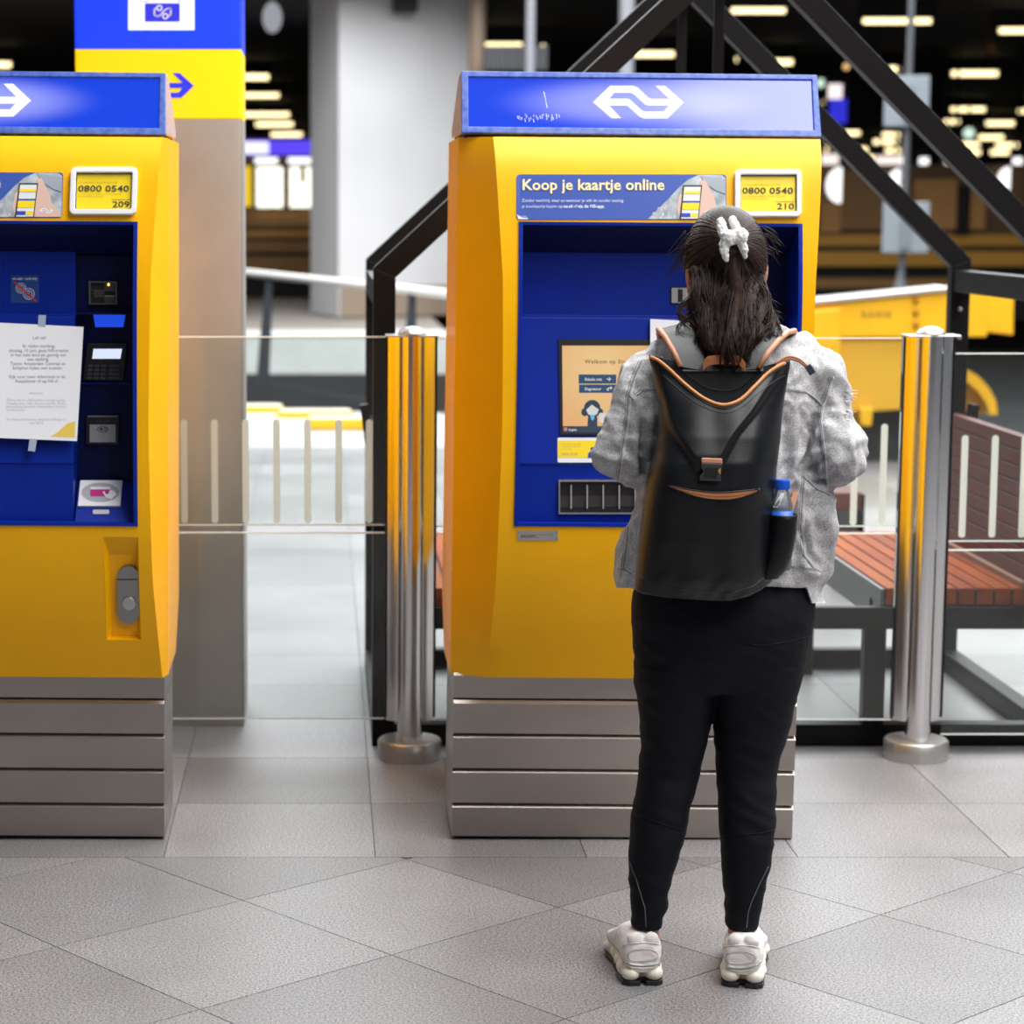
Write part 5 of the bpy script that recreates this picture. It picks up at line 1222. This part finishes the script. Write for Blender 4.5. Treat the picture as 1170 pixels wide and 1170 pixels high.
for k in range(60):                                                               # fly-away hair on both sides
    side = random.random()
    if side < .38: a = (784 + random.uniform(-1, 3), random.uniform(262, 300)); b = (random.uniform(758, 776), a[1] + random.uniform(14, 40))
    elif side < .72: a = (872 + random.uniform(-4, 2), random.uniform(256, 285)); b = (random.uniform(882, 897), a[1] + random.uniform(8, 34))
    elif side < .88: a = (872, random.uniform(335, 355)); b = (random.uniform(880, 897), a[1] + random.uniform(5, 30))
    else: a = (790, random.uniform(340, 360)); b = (random.uniform(772, 784), a[1] + random.uniform(8, 30))
    c = ((a[0] + b[0]) / 2 + random.uniform(-2, 4), (a[1] + b[1]) / 2 + random.uniform(-7, 2)); Y = 4.70 if side < .72 else 4.64
    pts = [at(lerp(lerp(a[0], c[0], t), lerp(c[0], b[0], t), t), lerp(lerp(a[1], c[1], t), lerp(c[1], b[1], t), t), Y) for t in [i / 8 for i in range(9)]]
    strand(pts, .0011, .0003, 4)
s_ = st.build('hair_strands', HAIR, hmass, smooth=2, off=OFF, fixn=False); tag(s_, kind='stuff')
# plush white hair tie
m = MB(); K = .00178
def hp(x, y, d): return at(x, y, 4.597 - d)
m.caps([hp(823.5, 253, -.010), hp(825, 262, 0), hp(829, 272, .012)], [.0085, .0100, .0095]); m.caps([hp(837, 251, -.012), hp(840.5, 259, 0), hp(845, 268, .012)], [.0080, .0092, .0090])
m.ell(hp(833.2, 272, .016), (.0165, .014, .0170), 16, 12); m.ell(hp(845.5, 269.5, .016), (.0165, .014, .0170), 16, 12)
m.caps([hp(827.5, 279, .014), hp(828, 288, .018), hp(829.5, 297, .018)], [.0105, .0088, .0050]); m.caps([hp(847.5, 278, .014), hp(850, 285, .016), hp(851.5, 294, .012)], [.0100, .0084, .0045])
remeshed(m, .0022, 2, lambda p, n: p + n * (.0018 * N3(p, (330, 330, 330), 1) + .0020 * N3(p, (150, 150, 150), 4)), mat('plush_white', (.84, .83, .81), .95, bump=.5, bump_scale=600), 'hair_tie', PER, OFF)

# shoes
SHW = mat('shoe_white', (.80, .76, .74), .55, bump=.12, bump_scale=250); SHC = mat('shoe_cream', (.80, .74, .63), .5); SHP = mat('shoe_panel', (.74, .68, .66), .6); SHS = mat('shoe_silver', (.45, .45, .46), .35, .3); SHG = mat('shoe_tan', (.46, .34, .18), .5)
def shoe(hx, hy, yaw, px0):
    R = Matrix.Rotation(yaw, 3, 'Z'); O = Vector((hx, hy, 0)) - OFF
    tr = lambda m: setattr(m, 'v', [tuple(R @ Vector(p) + O) for p in m.v])
    OUT = [(0, .030), (.006, .039), (.02, .0455), (.05, .046), (.09, .042), (.14, .0435), (.19, .050), (.225, .047), (.25, .036), (.265, .020), (.270, .006)]
    def outline(sc=1, dy=0): return [(-w * sc, y + dy) for y, w in OUT] + [(w * sc, y + dy) for y, w in reversed(OUT)]
    T = empty('sneaker', (0, 0, 0)); T.parent = PER
    m = MB(); m.prism([(x, y) for x, y in outline(.97) if y > .012], 'z', .002, .012)
    for sd in (-1, 1): m.prism([(sd * .006, .012), (sd * .006, .001), (sd * .030, .000), (sd * .043, .010), (sd * .0455, .03), (sd * .04, .06), (sd * .006, .06)], 'z', 0, .0105)
    tr(m); m.build('outsole', BLACKP, T, bevel=.002)
    m = MB(); m.prism([(x, y) for x, y in outline(.88, .004) if y > .017], 'z', .010, .036)
    for sd in (-1, 1):
        m.ell((sd * .0245, .020, .0235), (.0205, .0215, .0165), 16, 10); m.ell((sd * .0345, .055, .0245), (.0145, .026, .0165), 14, 8)
        for y in (.105, .150, .200): m.ell((sd * (.030 if y < .17 else .036), y, .024), (.0160, .027, .014), 12, 8)
    m.ell((0, .245, .022), (.034, .026, .012), 12, 8); tr(m)
    remeshed(m, .0024, 1, None, SHC, 'midsole', T)
    m = MB()
    sec = [(.003, .030, .080), (.012, .0385, .094), (.03, .0425, .100), (.055, .0425, .099), (.085, .041, .099), (.115, .041, .101), (.15, .043, .088), (.19, .0465, .068), (.225, .043, .055), (.25, .032, .046), (.263, .015, .040)]
    rings = []; sec = [(y, w, h * lerp(1.11, 1, sstep(.08, .16, y))) for y, w, h in sec]
    for y, w, h in sec:
        zc, hh = (.028 + h) / 2, (h - .028) / 2; rr = []
        for k in range(24):
            t = 2 * math.pi * k / 24; c, s = math.cos(t), math.sin(t); wz = w * (1 - .14 * max(0, s) ** 2)
            rr.append((wz * math.copysign(abs(c) ** .72, c), y, zc + hh * math.copysign(abs(s) ** .72, s)))
        rings.append(rr)
    m.loft(rings)
    for s in (-1, 1):
        m.ell((s * .0165, .013, .0985), (.0175, .010, .0165), 12, 8)
    tr(m); upp = remeshed(m, .0026, 4, lambda p, n: p + n * .0012 * N3(p, (60, 60, 90), 2), SHW, 'upper', T)
    bu = bvh_of(upp, OFF); cx_, cy_ = px0
    def line(pts, r, mm, name): 
        o = seam(bu, T, [(cx_ + a, cy_ + b) for a, b in pts], r, mm, name, .0004, 1.5)
    line([(-23.5, -24), (-20, -19.5), (-13, -17), (0, -15.5), (13, -17), (20, -19.5), (23.5, -24)], .0030, SHS, 'silver_band')
    line([(-21, -20), (-13, -14), (0, -12.4), (13, -14), (21, -20)], .0022, SHC, 'cream_band')
    line([(-18, -27), (-15, -31.5), (-8, -34), (0, -34.6), (8, -34), (15, -31.5), (18, -27), (14, -21.5), (0, -19.5), (-14, -21.5), (-18, -27)], .0006, SHS, 'heel_panel_seam')
    line([(-23, -38), (-15, -41), (0, -42), (15, -41), (23, -38)], .0012, SHP, 'heel_overlay')
    m = MB(); pv = []
    for k in range(17):
        q = 2 * math.pi * k / 16; h = cast(bu, cx_ + 17 * math.cos(q), cy_ - 27 + 7 * math.sin(q), .0010); pv.append(h)
    pv = [h for h in pv[:16] if h is not None]
    if len(pv) > 8: m.add(pv, [tuple(range(len(pv)))]); m.build('heel_panel', SHP, T, off=OFF)
    m = MB(); m.ell((0, .018, .0345), (.026, .0135, .0065), 16, 8); m.ell((0, .019, .026), (.010, .008, .012), 12, 8); tr(m); m.build('heel_insert', SHG, T, smooth=2)
    return T
shoe(at(734.5, 1110, 4.63).x, 4.618, .04, (734.5, 1119)); shoe(at(846.5, 1112, 4.62).x, 4.604, -.22, (845.5, 1122))
# ------------------------------------------------------------------ backpack and bottle
PACK = mat('charcoal_coated_fabric', (.0042, .0049, .0066), .38, spec=.33, noise_amt=.15, noise_scale=20, bump=.06, bump_scale=300)
PACK2 = mat('charcoal_inner_panel', (.024, .026, .030), .48, spec=.45)
TAN = mat('tan_leather', (.40, .135, .050), .45, noise_amt=.2, noise_scale=60); TANL = mat('tan_strap_edge', (.56, .26, .16), .5); ZIP = mat('orange_zip_tape', (.52, .20, .055), .5)
YR_ = 4.556
PB = Vector((at(815, 680, 4.5).x, 4.5, at(815, 684, 4.5).z))
BP = empty('backpack', PB, 'charcoal backpack with tan zips and straps, worn on the person\'s back', 'backpack')
ARC = [(741.5,405.5),(751,409),(764,419.5),(781.5,436),(802,452),(818.5,459.5),(831,460.5),(847,454),(863.6,438),(878,423.6),(894,413.7),(903,412)]
BOT = [(725,674),(735,679),(762,683),(789,685),(812,686.5),(833,687),(855,681.5),(870,674),(882,664)]
LE = [(405,741.5),(436,748),(462,753),(490,752),(515,747),(545,739),(570,735.5),(595,732.5),(622,729),(655,726.5),(674,725)]
RE = [(412,903),(442,898.5),(467,894.5),(503,891.5),(535,887.5),(584,885),(620,884),(650,884),(664,882)]
def LX(y): return interp(y, LE)
def RX(y): return interp(y, RE)
def flap(px, py):
    """the folded top pulled down to the buckle"""
    if py > 545: return 0
    xl = interp(py, [(405, 738), (440, 748), (490, 768), (530, 795)]); xr = interp(py, [(405, 906), (470, 862), (500, 838), (530, 823)])
    k = sstep(xl - 7, xl + 5, px) * (1 - sstep(xr - 4, xr + 6, px)); return k * (1 - sstep(520, 542, py))
def depthY(px, py, u, t):
    d = interp(py, [(405, .010), (430, .034), (460, .070), (500, .110), (530, .131), (560, .138), (620, .133), (665, .122), (687, .098)])
    e = max(0, 1 - abs(u) ** 3.2) ** .55
    d = d * (.12 + .88 * e)
    d += .016 * flap(px, py) * min(1, (1 - abs(u)) * 6 + .15)
    d += .006 * noise.noise(Vector((px / 34, py / 60, 1.3))) * e
    rt = sstep(845, 870, px) * sstep(425, 450, py) * (1 - sstep(520, 580, py)); d += .006 * rt * e
    low = sstep(640, 684, py); d += .010 * low * noise.noise(Vector((px / 16 + py / 20, py / 40, 4))) * e
    return YR_ - d
NU, NV = 72, 84
m = MB(); fr = []; 
for j in range(NV + 1):
    t = j / NV; row = []
    for i in range(NU + 1):
        u = -1 + 2 * i / NU
        tx = lerp(741.5, 903, (u + 1) / 2); bx_ = lerp(725, 882, (u + 1) / 2)
        ya = interp(tx, ARC); yb = interp(bx_, BOT); y = lerp(ya, yb, t)
        x = lerp(LX(y), RX(y), (u + 1) / 2) if t > 0 else tx
        x = lerp(tx, x, sstep(0, .06, t)); row.append((x, y, u, t))
    fr.append(row)
vs = [at(x, y, depthY(x, y, u, t)) for row in fr for x, y, u, t in row]; nf = len(vs); wd = NU + 1
fs = [(j * wd + i, j * wd + i + 1, (j + 1) * wd + i + 1, (j + 1) * wd + i) for j in range(NV) for i in range(NU)]
vb = [at(x, y if t > 0 else y, YR_ + .006) for row in fr for x, y, u, t in row]
fb_ = [(nf + a, nf + d, nf + c, nf + b) for a, b, c, d in fs]
rim = [j * wd for j in range(NV + 1)]; rim2 = [j * wd + NU for j in range(NV + 1)]
for a, b in zip(rim, rim[1:]): fs.append((a, b, nf + b, nf + a))
for a, b in zip(rim2, rim2[1:]): fs.append((b, a, nf + a, nf + b))
bt_ = [NV * wd + i for i in range(wd)]
for a, b in zip(bt_, bt_[1:]): fs.append((a, b, nf + b, nf + a))
tp_ = list(range(wd))
for a, b in zip(tp_, tp_[1:]): fs.append((b, a, nf + a, nf + b))
m.add(vs + vb, fs + fb_)
shell = m.build('main_body', PACK, BP, smooth=2, off=PB)
bp_v = BVHTree.FromPolygons([tuple(v) for v in vs], [f for f in fs if max(f) < nf])
def on(px, py, lift=.001):
    d = (at(px, py, 4.5) - CAMP).normalized(); h, n, i, t = bp_v.ray_cast(CAMP, d)
    return h + n * lift * (1 if n.y < 0 else -1) if h else at(px, py, 4.5)
# rear sheet of the open top
m = MB(); top = [(741.5,405),(757,410),(790,417),(822,420),(850,420.5),(872,418.5),(890,414),(903,411.5)]
vs2 = []; n_ = 36
for i in range(n_ + 1):
    x = lerp(742, 902.5, i / n_); y0 = interp(x, top); y1 = interp(x, ARC) + 6
    for j in range(5): 
        y = lerp(y0, max(y1, y0 + 1), j / 4); vs2.append(at(x, y, YR_ - .004 + .002 * noise.noise(Vector((x / 9, y / 9, 0)))))
m.add(vs2, [(i * 5 + j, i * 5 + j + 1, (i + 1) * 5 + j + 1, (i + 1) * 5 + j) for i in range(n_) for j in range(4)])
m.build('rear_top_panel', PACK2, BP, smooth=2, off=PB)
# tan zip along the sagging mouth, stitched seams beneath it
def poly_on(name, pts, r, mm, lift=.001, n=8, step=4, par=BP, flat=None):
    P_ = []
    for (x0, y0), (x1, y1) in zip(pts, pts[1:]):
        k = max(1, int(math.hypot(x1 - x0, y1 - y0) / step)); P_ += [(lerp(x0, x1, i / k), lerp(y0, y1, i / k)) for i in range(k)]
    P_.append(pts[-1]); m = MB(); m.tube([on(x, y, lift) for x, y in P_], r, n); return m.build(name, mm, par, smooth=2, off=PB)
def smooth_pts(pts, n=6):
    out = []
    for i in range(len(pts) - 1):
        p0, p1, p2, p3 = pts[max(0, i - 1)], pts[i], pts[i + 1], pts[min(len(pts) - 1, i + 2)]
        for k in range(n):
            t = k / n; out.append(tuple(.5 * (2 * p1[c] + (p2[c] - p0[c]) * t + (2 * p0[c] - 5 * p1[c] + 4 * p2[c] - p3[c]) * t * t + (3 * p1[c] - p0[c] - 3 * p2[c] + p3[c]) * t ** 3) for c in (0, 1)))
    return out + [pts[-1]]
arcs = smooth_pts(ARC)
poly_on('mouth_zip', [(x, y + 2.2) for x, y in arcs[2:-5]], .0036, ZIP, .0012)
poly_on('mouth_piping', [(x, y + 6) for x, y in arcs[3:-6]], .0014, PACK, .0004)
poly_on('mouth_seam', smooth_pts([(757, 428), (778, 447), (800, 463), (822, 471), (838, 470), (853, 461), (868, 448), (884, 436), (897, 429)]), .0009, BLACKP, .0003)
m = MB(); rp = smooth_pts([(768, 415), (785, 428), (805, 441), (825, 446), (845, 443), (862, 430), (870, 422)]); m.tube([at(x, y, YR_ - .007) for x, y in rp], .0009, 6); m.build('rear_seam', BLACKP, BP, smooth=2, off=PB)
zp = smooth_pts([(886, 417), (900, 409), (912, 411), (921, 418), (926, 424)]); m = MB()
for dz in (-.0022, .0022): m.tube([at(x, y, lerp(4.545, 4.530, i / len(zp))) + Vector((0, 0, dz)) for i, (x, y) in enumerate(zp)], .0030, 8)
zt = m.build('zip_tail', TANL, BP, smooth=2, off=PB)
a, b = at(922.5, 417.5, 4.528), at(928.5, 427, 4.528); m = MB(); m.bar(a, b, .009, .013, up=(1, 0, .6)); m.build('zip_end_clip', mat('clip_navy', (.035, .04, .075), .4), zt, bevel=.0015, off=PB)
m = MB(); c = on(756, 409.5, .004); m.ell(c, (.004, .004, .0035), 10, 6); m.tube([c, c + Vector((.004, -.003, -.006))], .0018, 6); m.build('zip_slider', BLACKP, BP, smooth=2, off=PB)
# buckle
Yk = on(812, 535).y
S = Surf(lambda px, py, o_: at(px, py, Yk - .004 - o_))
m = MB(); S.poly(m, [(801.5, 523), (825, 524), (825.3, 530), (801.3, 529)], .0, .007); m.build('buckle_webbing', TANL, BP, bevel=.002, off=PB)
m = MB(); S.poly(m, [(801, 529), (825, 530), (824.5, 534), (821, 540), (824, 544), (823.5, 550), (799, 549), (799.5, 543.5), (804, 539), (801, 534)], -.001, .008); bk = m.build('buckle', mat('buckle_grey', (.035, .036, .04), .35), BP, bevel=.0015, off=PB)
m = MB(); S.poly(m, [(820.5, 537), (823.8, 534.5), (823.5, 542), (821.3, 540.3)], -.001, .0085); m.build('buckle_accent', ZIP, bk, off=PB)
m = MB(); S.poly(m, [(805, 534.5), (820, 535), (819, 546.5), (804.5, 546)], .0068, .0008); m.build('buckle_face', BLACKP, bk, off=PB)
# front pocket zip: a slim leaf-shaped opening
up = smooth_pts([(765, 554.5), (780, 558), (800, 561), (820, 562.5), (840, 561.5), (864, 559)]); lo = smooth_pts([(765, 556), (780, 562), (800, 568), (820, 570.5), (840, 569.5), (864, 562)])
m = MB(); n_ = len(up); vv = [on(*p, .0022) for p in up] + [on(*p, .0022) for p in lo]; m.add(vv, [(i, i + 1, n_ + i + 1, n_ + i) for i in range(n_ - 1)]); fz = m.build('pocket_zip', ZIP, BP, smooth=2, off=PB)
m = MB(); m.tube([on(*p, .0025) for p in up], .0014, 6); m.tube([on(*p, .002) for p in lo], .0010, 6); m.build('zip_lip', PACK, fz, smooth=2, off=PB)
m = MB(); mid = [((a[0] + b[0]) / 2, (a[1] + b[1]) / 2) for a, b in zip(up, lo)]; m.tube([on(*p, .0026) for p in mid], .0011, 6); m.build('zip_teeth', TAN, fz, smooth=2, off=PB)
m = MB(); c = on(865.5, 560.5, .003); m.ell(c, (.003, .0035, .005), 8, 6); m.build('zip_stop', BLACKP, fz, smooth=2, off=PB)
poly_on('base_seam', [(727, 657), (750, 668), (790, 676), (830, 678), (860, 670), (884, 650)], .0009, BLACKP, .0003)
# shoulder straps, tan piping, haul loop
def strap(side, pts, w, name='shoulder_strap'):
    m = MB(); inn, out = [], []; rings = []
    for (x, y, Y), nx in pts:
        c = at(x, y, Y); d = Vector((nx[0], nx[1], nx[2])).normalized(); n = Vector(nx[3]).normalized() * .006
        a, b = c - d * w / 2, c + d * w / 2; rings.append([a, b, b + n, a + n]); out.append(b + n * .5 if side > 0 else a + n * .5)
    m.loft(rings); o = m.build(name, PACK2, BP, smooth=True, off=PB, bevel=0)
    return o
def strap2(pts, name='shoulder_strap'):
    """pts: inner px/py/Y and outer px/py/Y pairs"""
    m = MB(); rings = []
    for (a, b) in pts:
        A, B = at(*a), at(*b); rings.append([A, B, B + Vector((0, -.006, .004)), A + Vector((0, -.006, .004))])
    m.loft(rings); o = m.build(name, PACK2, BP, smooth=True, off=PB)
    m = MB(); m.tube([at(*b) + Vector((0, -.005, .004)) for a, b in pts], .0058, 10); m.build('tan_edge', TANL, o, smooth=2, off=PB)
    return o
strap2([((808, 426, 4.552), (777, 421, 4.550)), ((804, 410, 4.563), (769, 404, 4.562)), ((800, 392, 4.582), (760, 388, 4.582)), ((797, 378, 4.612), (755, 381, 4.622)), ((793, 369, 4.655), (752, 378, 4.672)), ((790, 368, 4.715), (752, 383, 4.735)), ((790, 384, 4.785), (756, 400, 4.785)), ((786, 420, 4.815), (756, 430, 4.812))])
strap2([((838, 426, 4.552), (866, 423, 4.550)), ((846, 410, 4.563), (877, 405, 4.562)), ((854, 392, 4.582), (889, 391, 4.582)), ((860, 378, 4.612), (899, 382, 4.618)), ((866, 369, 4.655), (907, 380, 4.668)), ((870, 368, 4.715), (908, 386, 4.735)), ((872, 384, 4.785), (905, 402, 4.785)), ((874, 420, 4.815), (905, 430, 4.812))])
m = MB(); S = Surf(lambda px, py, o_: at(px, py, 4.549 - o_)); S.poly(m, [(786, 375), (880, 375), (872, 424), (780, 424)], 0, .004); 
m.v = [(p[0], p[1] + (.055 * sstep(1.335, 1.385, p[2])), p[2]) for p in m.v]
m.build('back_yoke', PACK2, BP, off=PB)
m = MB(); lp_ = smooth_pts([(803, 419), (808, 413), (818, 411), (836, 411), (846, 413), (851.5, 420)]); rings = []
for x, y in lp_:
    c = at(x, y, 4.538); rings.append([c + Vector((0, 0, -.009)), c + Vector((0, -.004, -.009)), c + Vector((0, -.004, .009)), c + Vector((0, 0, .009))])
m.loft(rings); m.build('haul_loop', TAN, BP, smooth=True, off=PB)
m = MB(); rings = []
for (x, y, Y) in ((912, 536, 4.66), (911, 548, 4.612), (909, 562, 4.590), (904, 580, 4.570), (898, 598, 4.560)):
    c = at(x, y, Y); rings.append([c + Vector((-.006, 0, 0)), c + Vector((.006, 0, 0)), c + Vector((.006, -.003, .0)), c + Vector((-.006, -.003, 0))])
m.loft(rings); m.build('lower_strap', TAN, BP, smooth=True, off=PB)
# stretch pocket on the side
YBt = 4.497
m = MB(); pr_ = []
for y, l, r, b in ((587, 878.5, 910, .028), (592, 879, 909.5, .0275), (605, 877.5, 909, .031), (620, 874, 907, .032), (636, 870, 904, .031), (650, 866, 898, .028), (660, 866, 889, .02)):
    rg = ring(l, r, y, YBt + .012, b + .004, 40, 2.2); k = .0030 * sstep(640, 590, y)
    pr_.append([Vector((q.x, q.y, q.z)) + (Vector((q.x - at((l + r) / 2, y, YBt).x, q.y - YBt - .012, 0)).normalized() * k * math.sin(i * 40 / 40 * 2.1 * 3)) for i, q in enumerate(rg)])
inner = [[q + (Vector((sum(p.x for p in r_) / 40, sum(p.y for p in r_) / 40, q.z)) - q) * .07 for q in r_] for r_ in pr_[:3]]
m.loft(list(reversed(inner)) + pr_, cap=False); m.add(pr_[-1], [tuple(range(40))]); m.add(inner[-1], [tuple(range(40))])
sp = m.build('side_pocket', PACK, BP, smooth=2, off=PB)
m = MB(); rg = ring(878.5, 910, 588, YBt + .012, .032, 40, 2.2); m.tube(rg + [rg[0]], .0022, 6); m.build('elastic_hem', BLACKP, sp, smooth=2, off=PB)
# water bottle
c = at(892.5, 600, YBt + .010); zc = at(892, 548.5, YBt).z; z1 = at(892, 559.5, YBt).z; z2 = at(892, 583, YBt).z; z3 = at(892, 590, YBt).z; z0 = at(892, 652, YBt).z
BO = empty('water_bottle', (c.x, c.y, z0), 'clear plastic water bottle with bright blue cap in the side pocket of the backpack', 'bottle')
PET = clear('clear_bottle_plastic', (.90, .93, .96), 1.5, .05, .10); CAPB = mat('cap_blue', (.008, .10, .62), .35)
R0 = .0225
m = MB(); m.lathe([(.001, 0), (R0 * .9, .001), (R0, .006), (R0, z3 - z0), (R0, z2 - z0), (R0 * .97, z2 - z0 + .010), (R0 * .80, z2 - z0 + .024), (.0125, z1 - z0 - .003), (.0125, z1 - z0 + .002)], (0, 0, 0), 28); bo = m.build('bottle_body', PET, BO, smooth=2)
m = MB(); m.lathe([(.0142, z1 - z0), (.0145, zc - z0 - .002), (.0135, zc - z0), (.001, zc - z0)], (0, 0, 0), 36); cp = m.build('cap', CAPB, BO, smooth=True)
for k in range(30):
    t = 2 * math.pi * k / 30
    if k == 0: ridge = MB()
    ridge.box((.0143 * math.cos(t) - .0006, .0143 * math.sin(t) - .0006, z1 - z0 + .001), (.0143 * math.cos(t) + .0006, .0143 * math.sin(t) + .0006, zc - z0 - .003))
tag(ridge.build('cap_ridges', CAPB, cp), kind='stuff')
m = MB(); m.lathe([(R0 * 1.02, z3 - z0 - .05), (R0 * 1.02, z2 - z0 - .001)], (0, 0, 0), 28); m.build('blue_label', mat('label_blue', (.01, .12, .62), .4), BO, smooth=2)
m = MB(); m.lathe([(.001, .002), (R0 * .93, .004), (R0 * .93, z2 - z0 + .004), (.001, z2 - z0 + .004)], (0, 0, 0), 28); m.build('water', clear('water_fill', (.80, .88, .95), 1.33, 0, .12), BO, smooth=2)
m = MB(); sw = []
for i in range(9):
    t = i / 8; a = -1.1 + .75 * t; z = lerp(z2 - z0 + .006, z1 - z0 - .006, t); r = lerp(R0 * 1.0, .0150, t); 
    for da in (0, .5): sw.append((r * math.sin(a + da) + 0, -r * math.cos(a + da) - .0008, z))
m.add(sw, [(2 * i, 2 * i + 1, 2 * i + 3, 2 * i + 2) for i in range(8)]); m.build('white_label', mat('label_white', (.8, .82, .86), .5), BO, smooth=2)
